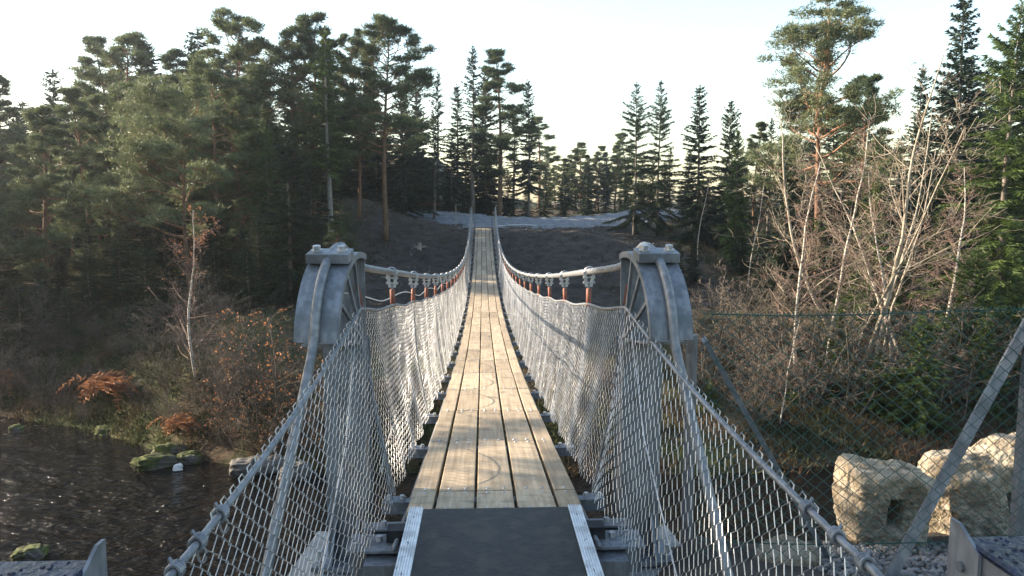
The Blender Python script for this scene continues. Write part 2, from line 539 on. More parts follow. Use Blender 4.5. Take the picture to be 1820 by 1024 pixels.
nw = noise(.35, 4)
av = N.new('ShaderNodeVectorMath'); av.operation = 'MULTIPLY_ADD'
L.new(nw.outputs['Color'], av.inputs[0]); av.inputs[1].default_value = (5, 5, 0); L.new(tc.outputs['Object'], av.inputs[2])
sp2 = N.new('ShaderNodeSeparateXYZ'); L.new(av.outputs[0], sp2.inputs[0])
dm = mul(mul(mrange(sp2.outputs[0], -6.5, -3.5), mrange(sp2.outputs[0], 15, 12)), mul(mrange(sp2.outputs[1], 29, 33), mrange(sp2.outputs[1], 54, 51)))
nearm = mrange(sp.outputs[1], 9, 7)
dm2 = N.new('ShaderNodeMath'); dm2.operation = 'MAXIMUM'; L.new(dm, dm2.inputs[0]); L.new(nearm, dm2.inputs[1])
L.new(mixc(dm2.outputs[0], fc, dr.outputs[0]), bs.inputs['Base Color'])
bs.inputs['Roughness'].default_value = .95; bs.inputs['Specular IOR Level'].default_value = .15
bp = N.new('ShaderNodeBump'); bp.inputs['Strength'].default_value = .9; bp.inputs['Distance'].default_value = .05
L.new(noise(3.5, 9).outputs['Fac'], bp.inputs['Height']); L.new(bp.outputs[0], bs.inputs['Normal'])
M['ground'] = m
tag(link('ground', np_mesh('ground', TV, TF, True), m), kind='structure')

# path ribbon


def ribbon(pl, w, lift, name, mtl, seg=7):
    t = np.gradient(pl[:, :2], axis=0); t /= np.linalg.norm(t, axis=1, keepdims=True)
    nrm = np.c_[t[:, 1], -t[:, 0]]
    u = np.linspace(-1, 1, seg)
    ww = w * (1 + .12 * np.sin(np.arange(len(pl)) * .7) + .08 * np.sin(np.arange(len(pl)) * 1.9))
    V = np.zeros((len(pl), seg, 3))
    V[..., :2] = pl[:, None, :2] + nrm[:, None, :] * (u[None, :] * ww[:, None])[..., None]
    V[..., 2] = pl[:, None, 2] + lift * (1 - .9 * np.abs(u)[None, :] ** 4) + .13 * np.clip(V[..., 1] - pl[:, None, 1], -2.6, 2.6)
    I = (np.arange(len(pl) - 1)[:, None] * seg + np.arange(seg - 1)[None, :])
    Fq = np.stack([I, I + 1, I + seg + 1, I + seg], -1).reshape(-1, 4)
    return link(name, np_mesh(name, V.reshape(-1, 3), Fq, True), mtl)


tag(ribbon(PATH_D, 2.3, .07, 'gravel_path', M['path']), kind='structure')
tag(ribbon(SPUR_D, 1.4, .075, 'path_spur', M['path']), kind='structure')

# water
m, nt, bs = new_mat('river_water')
N, L = nt.nodes, nt.links
bs.inputs['Base Color'].default_value = (.006, .005, .0035, 1)
bs.inputs['Roughness'].default_value = .06
bs.inputs['Specular IOR Level'].default_value = .2
bs.inputs['IOR'].default_value = 1.33
tc = N.new('ShaderNodeTexCoord')
mp = N.new('ShaderNodeMapping'); mp.inputs['Scale'].default_value = (.8, 1.6, 1); L.new(tc.outputs['Object'], mp.inputs[0])
na = N.new('ShaderNodeTexNoise'); na.inputs['Scale'].default_value = 1.2; na.inputs['Detail'].default_value = 3; L.new(mp.outputs[0], na.inputs['Vector'])
nb = N.new('ShaderNodeTexNoise'); nb.inputs['Scale'].default_value = 5.0; nb.inputs['Detail'].default_value = 4; L.new(mp.outputs[0], nb.inputs['Vector'])
sm_ = N.new('ShaderNodeMath'); sm_.operation = 'MULTIPLY_ADD'; sm_.inputs[1].default_value = .55; L.new(nb.outputs['Fac'], sm_.inputs[0]); L.new(na.outputs['Fac'], sm_.inputs[2])
bp = N.new('ShaderNodeBump'); bp.inputs['Strength'].default_value = 1.0; bp.inputs['Distance'].default_value = .3
L.new(sm_.outputs[0], bp.inputs['Height']); L.new(bp.outputs[0], bs.inputs['Normal'])
wx = axis(-300, -20, 20, 300, .5, 1.2); wy = np.linspace(0, 1, 40)
WX = np.repeat(wx[:, None], 40, 1)
ylo = NE(wx) - 1.5; yhi = WL(wx) + 2.2
WY = ylo[:, None] + (yhi - ylo)[:, None] * wy[None, :]
WZ = ZW + .03 * vnoise(WX * 1.3, WY * 2, 21) + .02 * vnoise(WX * 3, WY * 4, 22)
I = (np.arange(len(wx) - 1)[:, None] * 40 + np.arange(39)[None, :])
tag(link('river_water', np_mesh('river_water', np.stack([WX, WY, WZ], -1).reshape(-1, 3), np.stack([I, I + 40, I + 41, I + 1], -1).reshape(-1, 4), True), m), kind='structure')

# ------------------------------------------------------------------ the suspension bridge
Y0, Y1 = 3.81, 44.93
SP = (Y1 - 4.226) / 28
JOINT = [4.226 + SP * k for k in range(29)]


def deck_z(y):
    t = np.clip((np.asarray(y, float) - Y0) / (Y1 - Y0), -.05, 1.05)
    return .42 * t - 5.93 * t * (1 - t) * (1 + .1 * (2 * t - 1) * 1.0)


def half(y):
    t = np.clip((np.asarray(y, float) - Y0) / (Y1 - Y0), 0, 1)
    return .765 - .13 * 4 * t * (1 - t) - .03 * t


TOP, CAB, BOT = 1.08, 1.33, -.05
TW_X, TW_Y = .868, 4.15
bridge = empty('suspension_bridge', (0, Y0, 0))
tag(bridge, 'narrow wooden-decked suspension footbridge with wire-net sides crossing the river', 'bridge')


def bpart(o):
    o.parent = bridge
    o.location = Vector(o.location) - Vector((0, Y0, 0))
    return o


LANES = [(-.475, -.343), (-.325, -.118), (-.1, .107), (.126, .333), (.351, .475)]
plank_me = []
for a, b in LANES:
    mb = MB()
    w = (b - a) / 2; c = .005
    h = .048
    prof = np.array([[-w, -h], [w, -h], [w, -c], [w - c, 0], [-w + c, 0], [-w, -c]])
    n = 6
    V = np.concatenate([np.c_[prof[:, 0], np.full(n, -.5), prof[:, 1]], np.c_[prof[:, 0], np.full(n, .5), prof[:, 1]]])
    k = np.arange(n); k2 = (k + 1) % n
    T = [[0, i, i + 1] for i in range(1, n - 1)] + [[n, n + i + 1, n + i] for i in range(1, n - 1)]
    mb.add(V, [np.stack([k2, k, n + k, n + k2], -1), np.array(T)])
    me = mb.mesh('plank'); me.materials.append(M['wood'])
    plank_me.append(me)
edges = [Y0] + JOINT
for s in range(len(edges) - 1):
    ya, yb = edges[s], edges[s + 1]
    za, zb = float(deck_z(ya)), float(deck_z(yb))
    Ln = math.hypot(yb - ya, zb - za)
    for li, (a, b) in enumerate(LANES):
        o = link('plank', plank_me[li], None, bridge)
        o.location = ((a + b) / 2 + R.uniform(-.003, .003), (ya + yb) / 2 - Y0, (za + zb) / 2 + R.uniform(-.0025, .0025))
        o.rotation_euler = (math.atan2(zb - za, yb - ya) + R.uniform(-.0015, .0015), 0, R.uniform(-.0012, .0012))
        o.scale = (1, Ln - .006 - R.uniform(0, .003), 1)
# screw heads
mb = MB()
disc = np.array([[math.cos(i * math.pi / 3) * .011, math.sin(i * math.pi / 3) * .011, 0] for i in range(6)])
for k, yj in enumerate(JOINT):
    for off in (-.045, .045):
        yy = yj + off
        if yy > Y1: continue
        zz = float(deck_z(yj)) + (float(deck_z(yj + math.copysign(SP, off))) - float(deck_z(yj))) / SP * abs(off) if 0 < k < 28 else float(deck_z(yy))
        if k == 0 and off < 0:
            zz = float(deck_z(yj)) + (float(deck_z(Y0)) - float(deck_z(yj))) / (yj - Y0) * abs(off)
        for (a, b) in LANES:
            ps = [(a + b) / 2] if b - a < .15 else [a + .055, b - .055]
            for x in ps:
                x += R.uniform(-.006, .006)
                V = np.concatenate([disc + [x, yy, zz + .001], disc * .6 + [x, yy, zz + .006]])
                k_ = np.arange(6); k2 = (k_ + 1) % 6
                mb.add(V, [np.stack([k_, k2, 6 + k2, 6 + k_], -1), np.array([[6, 7 + i, 8 + i] for i in range(4)])])
for (a, b) in LANES:
    for x in ([(a + b) / 2] if b - a < .15 else [a + .055, b - .055]):
        V = np.concatenate([disc + [x, Y0 + .05, .001], disc * .6 + [x, Y0 + .05, .006]]); V[:, 2] += float(deck_z(Y0 + .05))
        k_ = np.arange(6); k2 = (k_ + 1) % 6
        mb.add(V, [np.stack([k_, k2, 6 + k2, 6 + k_], -1), np.array([[6, 7 + i, 8 + i] for i in range(4)])])
tag(bpart(mb.build('screw_heads', M['bolt'])), kind='stuff')

# cross beams, stringers
mb = MB()
mb.box((0, 0, 0), (1.3, .07, .06)).box((0, -.045, -.026), (1.3, .022, .008)).box((0, .045, -.026), (1.3, .022, .008))
for sx in (-1, 1):
    mb.box((sx * .585, 0, .034), (.12, .1, .008))
beam_me = mb.mesh('cross_beam'); beam_me.materials.append(M['galv'])
mbb = MB()
for sx in (-1, 1):
    for dx in (.54, .615):
        mbb.tube([(sx * dx, .0, .036), (sx * dx, 0, .062)], .014, 6)
        mbb.tube([(sx * dx, .03, .036), (sx * dx, .03, .05)], .009, 6)
bb_me = mbb.mesh('beam_bolts'); bb_me.materials.append(M['bolt'])
for yj in JOINT:
    o = link('cross_beam', beam_me, None, bridge, (0, yj - Y0, float(deck_z(yj)) - .082))
    tag(link('beam_bolts', bb_me, None, o), kind='stuff')
for sx in (-1, 1):
    yy = np.linspace(Y0 - .3, Y1, 120)
    mb = MB().tube(np.c_[np.full(120, sx * .505), yy, deck_z(yy) - .1], .013, 6)
    bpart(mb.build('stringer_rope', M['cable'], smooth=True))

# near end: abutment beam, rubber pads, black ramp with aluminium edge strips
mb = MB()
mb.box((0, 3.86, -.1), (1.42, .1, .012)).box((0, 3.66, -.1), (1.5, .2, .012)).box((0, 3.66, -.19), (1.48, .02, .17)).box((0, 3.9, -.16), (1.4, .012, .11))
mb.box((0, 3.6, -.2), (1.3, .24, .14))
for sx in (-1, 1):
    mb.box((sx * .66, 3.76, -.16), (.01, .3, .12))
ab = bpart(mb.build('abutment_beam', M['galv']))
mb = MB()
for sx in (-1, 1):
    for (xx, yy, r_) in ((.6, 3.86, .016), (.68, 3.7, .014), (.6, 3.68, .018), (.71, 3.6, .013), (.7, 3.84, .012)):
        mb.tube([(sx * xx, yy, -.094), (sx * xx, yy, -.068)], r_, 6)
tag(mb.build('beam_bolts', M['bolt'], ab), kind='stuff')
for sx in (-1, 1):
    bpart(MB().box((sx * .5, 3.7, -.062), (.12, .09, .06)).build('rubber_pad', M['rubber']))
mb = MB()
mb.box((0, 2.75, .004), (.88, 2.14, .018))
ramp_o = bpart(mb.build('ramp_plate', M['ply']))
for sx in (-1, 1):
    mb = MB()
    x0 = sx * .42
    nr = 6; wS = .072
    prof = []
    for i in range(nr):
        a = -wS / 2 + i * wS / nr
        prof += [(a, .0), (a, .009), (a + wS / nr * .6, .009), (a + wS / nr * .66, .0025), (a + wS / nr, .0025)]
    prof += [(wS / 2, 0)]
    prof = np.array(prof)
    # remove duplicates of the base line, close as open strip with solid box below
    top = prof[1:-1]
    n = len(top)
    V = np.concatenate([np.c_[top[:, 0] + x0, np.full(n, 1.69), top[:, 1] + .016], np.c_[top[:, 0] + x0, np.full(n, 3.822), top[:, 1] + .016]])
    k = np.arange(n - 1)
    mb.add(V, np.stack([k, k + 1, n + k + 1, n + k], -1))
    mb.box((x0, 2.756, .0145), (wS - .002, 2.13, .004))
    strip = mb.build('edge_strip', M['alu'], ramp_o)
    ramp_fix = strip
    mb = MB()
    for yy in np.arange(1.9, 3.8, .3):
        mb.tube([(x0 + R.uniform(-.01, .01), yy, .018), (x0, yy, .0225)], .007, 6)
    tag(mb.build('rivets', M['galv_dark'], ramp_o), kind='stuff')

# towers
for sx in (-1, 1):
    tw = empty('saddle_tower', (sx * TW_X, TW_Y - Y0, 0), sx * .08); tw.parent = bridge
    HW = .107                                           # half plate width
    # column, widening box section with base plate
    mb = MB()
    mb.box((0, .08, .2), (.235, .012, 1.28)).box((0, .24, .2), (.235, .012, 1.28))
    mb.box((-sx * .1, .16, .2), (.012, .15, 1.28)).box((sx * .1, .16, .2), (.012, .15, 1.28))
    mb.build('column', M['galv'], tw)
    mb = MB()
    mb.box((0, .14, -.452), (.36, .42, .024))
    mb.prism([(-.06, -.44), (.07, -.44), (.07, -.2)], -sx * .06, -sx * .075)
    mb.prism([(-.06, -.44), (.07, -.44), (.07, -.2)], sx * .06, sx * .075)
    mb.build('base_plate', M['galv'], tw)
    mb = MB()
    for dx in (-.14, .14):
        for dy in (-.02, .3):
            mb.tube([(dx, dy, -.44), (dx, dy, -.36)], .013, 6).tube([(dx, dy, -.44), (dx, dy, -.415)], .026, 6)
    tag(mb.build('anchor_bolts', M['bolt'], tw), kind='stuff')
    mb = MB().box((0, .14, -1.6), (.62, .72, 2.24))
    mb.build('footing', M['concrete'], tw)
    # fan-shaped saddle: centre (hub) behind, arc over the top
    cy, cz, Rr = .06, .86, .5
    A0, A1 = math.radians(72), math.radians(172)        # from behind the top to the front tip
    na = 22
    ang = np.linspace(A0, A1, na)

    def pt(a, r): return (cy + r * math.cos(a), cz + r * math.sin(a) * .99)
    mb = MB()
    for r_in, r_out, hw in ((Rr - .014, Rr, HW),):
        n = na
        V = []
        for a in ang:
            yo, zo = pt(a, r_out); yi, zi = pt(a, r_in)
            V += [(-hw, yo, zo), (hw, yo, zo), (hw, yi, zi), (-hw, yi, zi)]
        i = np.arange(n - 1)[:, None] * 4
        k = np.arange(4); k2 = (k + 1) % 4
        mb.add(np.array(V), np.stack([i + k, i + 4 + k, i + 4 + k2, i + k2], -1).reshape(-1, 4))
        mb.add(np.array(V[:4]), np.array([[0, 1, 2, 3]])); mb.add(np.array(V[-4:]), np.array([[3, 2, 1, 0]]))
    sad = mb.build('saddle_plate', M['galv'], tw)
    # side rims
    for sd_ in (-1, 1):
        mb = MB()
        V = []
        for a in ang:
            yo, zo = pt(a, Rr - .004); yi, zi = pt(a, Rr - .034)
            x0, x1 = sd_ * (HW - .004), sd_ * (HW + .006)
            V += [(x0, yo, zo + .004), (x1, yo, zo + .004), (x1, yi, zi), (x0, yi, zi)]
        i = np.arange(na - 1)[:, None] * 4
        k = np.arange(4); k2 = (k + 1) % 4
        mb.add(np.array(V), np.stack([i + k, i + 4 + k, i + 4 + k2, i + k2], -1).reshape(-1, 4))
        mb.add(np.array(V[:4]), np.array([[0, 1, 2, 3]])); mb.add(np.array(V[-4:]), np.array([[3, 2, 1, 0]]))
        mb.build('side_rim', M['galv'], sad)
    # spokes and floor plates
    hub = (cy + .1, cz - .02)
    for sd_ in (-1, 1):
        xx = sd_ * (HW - .008)
        for a in (math.radians(100), math.radians(122), math.radians(146)):
            y_, z_ = pt(a, Rr - .02)
            mb = MB().bar((xx, hub[0] - .03, hub[1]), (xx, y_, z_), .016, .02)
            mb.build('spoke', M['galv'], tw)
    mb = MB()
    y_, z_ = pt(A1, Rr - .05)
    mb.bar((0, hub[0] + .03, hub[1] - .015), (0, y_ + .02, z_ - .02), HW * 2 - .02, .014)
    y2, z2 = pt(A0, Rr - .012)
    mb.bar((0, hub[0] + .04, hub[1]), (0, y2, z2 - .01), HW * 2 - .01, .012)
    mb.box((0, hub[0] - .02, .845), (HW * 2 - .01, .2, .02))
    mb.build('hub_plate', M['galv'], tw)
    # cable clamp block with two bolts
    ac = math.radians(112)
    yc, zc = pt(ac, Rr + .028)
    rot = np.array(Matrix.Rotation(ac - math.pi / 2 - .18, 3, 'X'))
    mb = MB().box((0, yc, zc), (.228, .125, .055), rot, ch=.004)
    cl = mb.build('cable_clamp', M['galv'], tw)
    for dx in (-.068, .068):
        mb = MB()
        c0 = np.array((dx, yc, zc)); up = rot @ np.array((0, 0, 1.))
        mb.tube([c0 + up * .028, c0 + up * .036], .03, 12)
        mb.tube([c0 + up * .036, c0 + up * .058], .022, 6)
        mb.build('clamp_bolt', M['bolt'], cl)
    # slender square post beside the column
    if sx > 0:
        pp = P(1231, 800, 4.32)
        mb = MB().box((pp[0] - TW_X, 4.32 - TW_Y, .22), (.05, .05, 1.26), np.array(Matrix.Rotation(.6, 3, 'Z')))
        mb.build('side_post', M['galv'], tw)
        a = P(1256, 605, 4.2); b = P(1475, 985, 4.2)
        mb = MB().bar(a - [TW_X, TW_Y, 0], b - [TW_X, TW_Y, 0] + (b - a) * .08, .09, .03, .25)
        mb.build('raking_brace', M['galv_dark'], tw)

# main cables (backstay, over the saddle, along the span)
HANG = JOINT


def saddle_arc(n=14):
    out = []
    for a in np.linspace(math.radians(172), math.radians(80), n):
        out.append((TW_Y + .06 + (.5 + .022) * math.cos(a), .86 + (.5 + .026) * math.sin(a)))
    return np.array(out)


ARC = saddle_arc()
for sx in (-1, 1):
    bs_ = np.array([[sx * (TW_X + .22), 2.82, -.55], [sx * (TW_X + .041), ARC[0, 0] - .03, ARC[0, 1] - .05]])
    tt = np.linspace(0, 1, 70)
    p1 = bs_[0] + (bs_[1] - bs_[0]) * tt[:, None]
    p2 = np.c_[sx * (TW_X - .08 * (ARC[:, 0] - TW_Y)), ARC]
    p2d = np.stack([np.interp(np.linspace(0, len(p2) - 1, 50), np.arange(len(p2)), p2[:, i]) for i in range(3)], 1)
    yy = np.linspace(4.45, Y1 + .15, 260)
    hx = half(yy); z3 = deck_z(yy) + CAB
    k = 1 - sm(4.3, 6.2, yy)
    hx = hx * (1 - k) + (TW_X - .05) * k
    z3 = z3 - .10 * sm(38, 45, yy)
    p3 = np.c_[sx * hx, yy, z3]
    pts = np.concatenate([p1[:-1], p2d, p3])
    for _ in range(3): pts[1:-1] = (pts[:-2] + 2 * pts[1:-1] + pts[2:]) / 4
    mb = MB().tube(pts, .024, 14, lobes=7, lay=26.0, amp=.07)
    bpart(mb.build('main_cable', M['cable'], smooth=True))

# net top ropes, near ones run down to the anchor posts
ANCH = {-1: np.array([-.86, 1.82, .67]), 1: np.array([.955, 1.82, .655])}


def net_top(sx, y):
    y = np.asarray(y, float)
    yA = JOINT[0]
    zt = deck_z(y) + TOP - .02 * np.sin((y - yA) / SP * np.pi) ** 2
    xt = sx * (half(y))
    a = ANCH[sx]
    t = np.clip((y - a[1]) / (yA - a[1]), 0, 1)
    top0 = np.array([sx * float(half(yA)), yA, float(deck_z(yA)) + TOP])
    sag = -.05 * 4 * t * (1 - t)
    near = y < yA
    x_ = np.where(near, a[0] + (top0[0] - a[0]) * t, xt)
    z_ = np.where(near, a[2] + (top0[2] - a[2]) * t + sag, zt)
    return x_, z_


def net_bot(sx, y):
    y = np.asarray(y, float)
    near = sm(JOINT[0], 2.4, y)
    x_ = sx * (.585 + .16 * near + .012 * np.sin(y * 9))
    z_ = deck_z(np.maximum(y, Y0)) + BOT - .22 * near + .03 * np.sin((y - JOINT[0]) / SP * np.pi) ** 2
    return x_, z_


for sx in (-1, 1):
    yy = np.concatenate([np.linspace(ANCH[sx][1] - .25, JOINT[0] - .02, 160), np.linspace(JOINT[0], Y1, 300)])
    x_, z_ = net_top(sx, yy)
    k = yy < ANCH[sx][1]
    x_[k] = ANCH[sx][0] + (ANCH[sx][0] - x_[20]) / (ANCH[sx][1] - yy[20]) * (yy[k] - ANCH[sx][1])
    z_[k] = ANCH[sx][2] + .24 * (yy[k] - ANCH[sx][1])
    mb = MB().tube(np.c_[x_, yy, z_], np.where(yy < 3.2, .0115, .009), 10, lobes=5, lay=90.0, amp=.09)
    hr = bpart(mb.build('net_top_rope', M['cable'], smooth=True))
    # lashings near the lower end: wire-rope grips and loops
    for i, f in enumerate((1.62, 1.74, 1.86, 2.0, 2.16)):
        xx, zz = net_top(sx, np.array([f])); xx = float(xx[0]); zz = float(zz[0])
        if f < ANCH[sx][1]: xx, zz = ANCH[sx][0], ANCH[sx][2] + .24 * (f - ANCH[sx][1])
        th = np.linspace(0, 2 * np.pi, 13)
        mb = MB()
        for w in (-.012, .0, .012):
            mb.tube(np.c_[xx + .019 * np.cos(th), f + w + .004 * np.sin(th), zz + .019 * np.sin(th)], .0055, 5, cap=False)
        th = np.linspace(.2, 2 * np.pi - .2, 12)
        mb.tube(np.c_[xx - sx * .01 + .012 * np.cos(th), np.full(12, f), zz - .035 + .024 * np.sin(th)], .0035, 5, cap=False)
        mb.tube([(xx, f - .01, zz + .02), (xx + sx * .012, f, zz + .034), (xx + sx * .02, f + .014, zz + .018)], .0045, 5)
        lash = mb.build('rope_grip', M['cable'], hr); lash.location = (0, 0, 0)


# chain-link side nets
def zigzag(y0, y1, top, bot, pitch, rowh, r, sx, amp=.004, jit=.003, bulge=.0):
    ks = np.arange(int((y1 - y0) / pitch))
    A, B = [], []
    for k in ks:
        yc = y0 + (k + .5) * pitch
        xt, zt = top(sx, np.array([yc])); xb, zb = bot(sx, np.array([yc]))
        Ln = float(np.hypot(zt - zb, xt - xb)[0])
        n = max(2, int(round(Ln / rowh)))
        # constant row height measured from the top
        v = 1 - np.arange(n + 1) * rowh / Ln
        v = v[v > -0.02]
        n = len(v)
        side = np.where((np.arange(n) + k) % 2 == 0, 1, -1)
        yy = yc + side * pitch * .5 + rng.normal(0, jit, n)
        x = xb[0] + (xt[0] - xb[0]) * v
        z = zb[0] + (zt[0] - zb[0]) * v
        # follow the local slope of the rope so that rows run parallel to it
        xt2, zt2 = top(sx, yy); xb2, zb2 = bot(sx, yy)
        x = xb2 + (xt2 - xb2) * v; z = zb2 + (zt2 - zb2) * v
        bl = bulge * np.sin(np.pi * np.clip(v, 0, 1)) * (1 + .35 * np.sin(yy * 2.1))
        x = x - sx * bl + side * amp + .003 * np.sin(yy * 7.3 + v * 5)
        p = np.c_[x, yy, z + rng.normal(0, jit * .6, n)]
        A.append(p[:-1]); B.append(p[1:])
    return np.concatenate(A), np.concatenate(B)


for sx in (-1, 1):
    A, B = zigzag(ANCH[sx][1] + .05, JOINT[0] - .01, net_top, net_bot, .04, .036, .002, sx, jit=.0025)
    o = bpart(MB().segs(A, B, .0017, .0017, 4).build('approach_net', M['wire']))
    tag(o, kind='stuff')
    A, B = zigzag(JOINT[0], Y1 - .1, net_top, net_bot, .0375, .036, .002, sx, bulge=-.03)
    o = bpart(MB().segs(A, B, .0018, .0018, 3).build('side_net', M['wire']))
    tag(o, kind='stuff')
    # twisted wire ends standing above the approach rope
    mb = MB()
    for yy in np.arange(ANCH[sx][1] + .3, JOINT[0], .075):
        xx, zz = net_top(sx, np.array([yy])); xx = float(xx[0]); zz = float(zz[0])
        mb.tube([(xx, yy - .012, zz - .02), (xx + sx * .012, yy, zz + .022), (xx + sx * .004, yy + .01, zz + .034), (xx - sx * .006, yy + .016, zz + .012)], .0028, 4)
    tag(bpart(mb.build('net_wire_ends', M['wire'])), kind='stuff')
    # edge stiffeners: diagonal tension wires, lower selvage rope
    yy = np.linspace(JOINT[0], Y1, 500)
    ph = (yy - JOINT[0]) / SP
    xb, zb = net_bot(sx, yy)
    if sx < 0:
        # lacing cord tied down at every beam and bulging up between
        zc = deck_z(yy) + .12 + .17 * np.abs(np.sin(ph * np.pi)) ** .8
        mb = MB().tube(np.c_[np.full(500, sx * .66), yy, zc], .0035, 5)
        bpart(mb.build('lacing_cord', M['rope_pale']))
        zc = deck_z(yy) + TOP + .03 + .06 * np.abs(np.cos(ph * np.pi * .5)) ** 1.5
        mb = MB().tube(np.c_[sx * (half(yy) + .09), yy, zc], .005, 5)
        bpart(mb.build('draped_wire', M['rope_pale']))
    x1_, z1_ = net_top(sx, np.array([2.9])); x2_, z2_ = net_bot(sx, np.array([2.55, 4.9]))
    mb = MB().tube([(x2_[0] + sx * .01, 2.55, z2_[0] + .1), (sx * .74, 3.6, .45), (sx * .78, JOINT[0], 1.0)], .0035, 5)
    bpart(mb.build('diagonal_wire', M['wire']))

# hangers: clamp on the cable, orange sleeve, rod down to the cross beam
for sx in (-1, 1):
    for k, yj in enumerate(HANG[:-1]):
        zd = float(deck_z(yj))
        kk = 1 - float(sm(4.3, 6.2, yj))
        xc = float(half(yj)) * (1 - kk) + (TW_X - .05) * kk
        zc = zd + CAB - .10 * float(sm(38, 45, yj))
        xt = float(half(yj))
        hg = empty('hanger', (0, yj - Y0 + (.13 if k == 0 else 0), 0)); hg.parent = bridge
        top = np.array([sx * xc, 0, zc]); bot = np.array([sx * (xt + .01), 0, zd + TOP - .03])
        n8 = 8 if k < 10 else 5
        # U bolt and cheeks
        mb = MB()
        th = np.linspace(0, np.pi, 9)
        mb.tube(np.c_[top[0] + .036 * np.cos(th), np.zeros(9), top[2] + .036 * np.sin(th)], .006, 5)
        for s2 in (-1, 1):
            d_ = (bot - top)
            a = top + np.array([s2 * .036, 0, 0]); b = top + d_ * .42 + np.array([s2 * .016, 0, 0])
            mb.bar(a, b, .008, .022)
        for fz in (.16, .3):
            c_ = top + (bot - top) * fz
            mb.tube([c_ - [.045, 0, 0], c_ + [.045, 0, 0]], .0055, 6)
            mb.tube([c_ - [.046, 0, 0], c_ - [.034, 0, 0]], .01, 6).tube([c_ + [.034, 0, 0], c_ + [.046, 0, 0]], .01, 6)
        mb.build('cable_clamp', M['bolt'], hg)
        a = top + (bot - top) * .46; b = top + (bot - top) * .96
        mb = MB().tube([a, a + (b - a) * .04, a + (b - a) * .5, a + (b - a) * .97, b], [.015, .0205, .0195, .0205, .015], n8)
        mb.build('orange_sleeve', M['orange'], hg, smooth=True)
        mb = MB().tube([top + (bot - top) * .34, a + (b - a) * .02], .009, 6)
        c_ = np.array([sx * .6, 0, zd - .05])
        mb.tube([b, bot, bot * .5 + c_ * .5 + [sx * .03, 0, 0], c_], .0075, 6)
        mb.build('rod', M['galv'], hg)

# far bridge head
for sx in (-1, 1):
    x = sx * .7
    mb = MB().box((0, .05, .45), (.1, .1, 1.62)).box((0, .05, 1.265), (.15, .15, .03)).box((0, .05, -.36), (.3, .3, .03))
    o = mb.build('end_post', M['galv'], bridge, loc=(x, Y1 + .12 - Y0, float(deck_z(Y1)) - .1))
    mb = MB().tube([(0, 0, -.3), (0, 0, .62)], .025, 8)
    mb.build('guide_post', M['galv'], bridge, loc=(sx * .53, Y1 + .9 - Y0, .42))
mb = MB().box((0, Y1 + .1 - Y0, .1), (1.7, .5, .5))
mb.build('far_sill', M['concrete'], bridge)

# ------------------------------------------------------------------ near anchor posts (wet caps)
for sx in (-1, 1):
    if sx > 0:
        loc = P(1712, 972, 1.52); lab = 'galvanised box post with wet blue cap in front of the pale boulders'
    else:
        loc = P(168, 1014, 1.5); lab = 'galvanised box post with wet blue cap above the open river'
    zt = loc[2]
    g = gz(loc[0], loc[1])
    t = empty('anchor_post', (loc[0] + sx * .11, loc[1] - .1, g - .02))
    tag(t, lab, 'post', 'pair of rope anchor posts')
    h = zt - g + .02
    MB().box((0, 0, h / 2), (.2, .22, h)).build('post_body', M['galv'], t)
    MB().box((0, -.002, h + .009), (.212, .235, .018), ch=.006).build('cap', M['cap'], t)
    mb = MB().prism([(.05, -.3), (.15, -.3), (.15, .045), (.12, .045), (.05, .004)], -.004, .004)
    fl_ = mb.build('side_flange', M['galv'], t, loc=(-sx * .106, 0, h))
    mb = MB()
    for zz in (-.045, -.14):
        mb.tube([(-sx * .012, .1, zz), (sx * .0, .1, zz)], .012, 8)
    mb.build('flange_bolt', M['galv_dark'], fl_)
    # wet beads on the cap
    mb = MB()
    for i in range(60):
        r_ = R.uniform(.002, .006); a, b = R.uniform(-.095, .095), R.uniform(-.105, .105)
        mb.tube([(a, b, h + .018), (a, b, h + .0183 + r_ * .35), (a, b, h + .0184 + r_ * .5)], [r_, r_ * .8, r_ * .3], 6)
    tag(mb.build('water_drops', M['cap'], t), kind='stuff')

# ------------------------------------------------------------------ green chain-link fence
FY = 3.5
fence = empty('chain_link_fence', (1.08, FY, -.2))
tag(fence, 'green plastic-coated chain-link fence beside the bridge tower in front of boulders', 'fence')


def f_top(sx, u): u = np.asarray(u, float); return u * 0 + FY, 1.1 + .012 * np.sin(u * 3.1) - .01 * np.sin((u - 1.08) * 2)


xs_ = np.arange(1.0, 4.6, .04)
A, B = [], []
for k, xc in enumerate(xs_):
    n = 38
    zz = 1.09 - np.arange(n) * .033
    side = np.where((np.arange(n) + k) % 2 == 0, 1, -1)
    p = np.c_[xc + side * .02 + rng.normal(0, .0012, n), FY + side * .003 + .012 * np.sin(xc * 4 + zz * 3), zz + .012 * np.sin(xc * 3.1) + rng.normal(0, .0012, n)]
    A.append(p[:-1]); B.append(p[1:])
o = MB().segs(np.concatenate(A) - [1.08, FY, -.2], np.concatenate(B) - [1.08, FY, -.2], .0019, .0019, 4).build('fence_mesh', M['green_wire'], fence)
tag(o, kind='stuff')
for zz, nm in ((1.095, 'tension_wire'), (-.06, 'tension_wire')):
    u = np.linspace(1.0, 4.6, 60)
    mb = MB().tube(np.c_[u - 1.08, .004 + 0 * u, zz + .2 + .012 * np.sin(u * 3.1) - (.03 * (u - 1.6) * (u < 2.4) if zz < 0 else 0)], .003, 5)
    mb.build(nm, M['green_wire'], fence)
mb = MB()
for k, xc in enumerate(xs_):
    for j in (-1, 1):
        mb.tube([(xc - 1.08, .0, 1.285 + .012 * math.sin(xc * 3.1)), (xc - 1.08 + j * .012, .006, 1.312 + .012 * math.sin(xc * 3.1))], .002, 4)
tag(mb.build('barb_ends', M['green_wire'], fence), kind='stuff')
xp = float(P(1817, 800, FY + .05)[0])
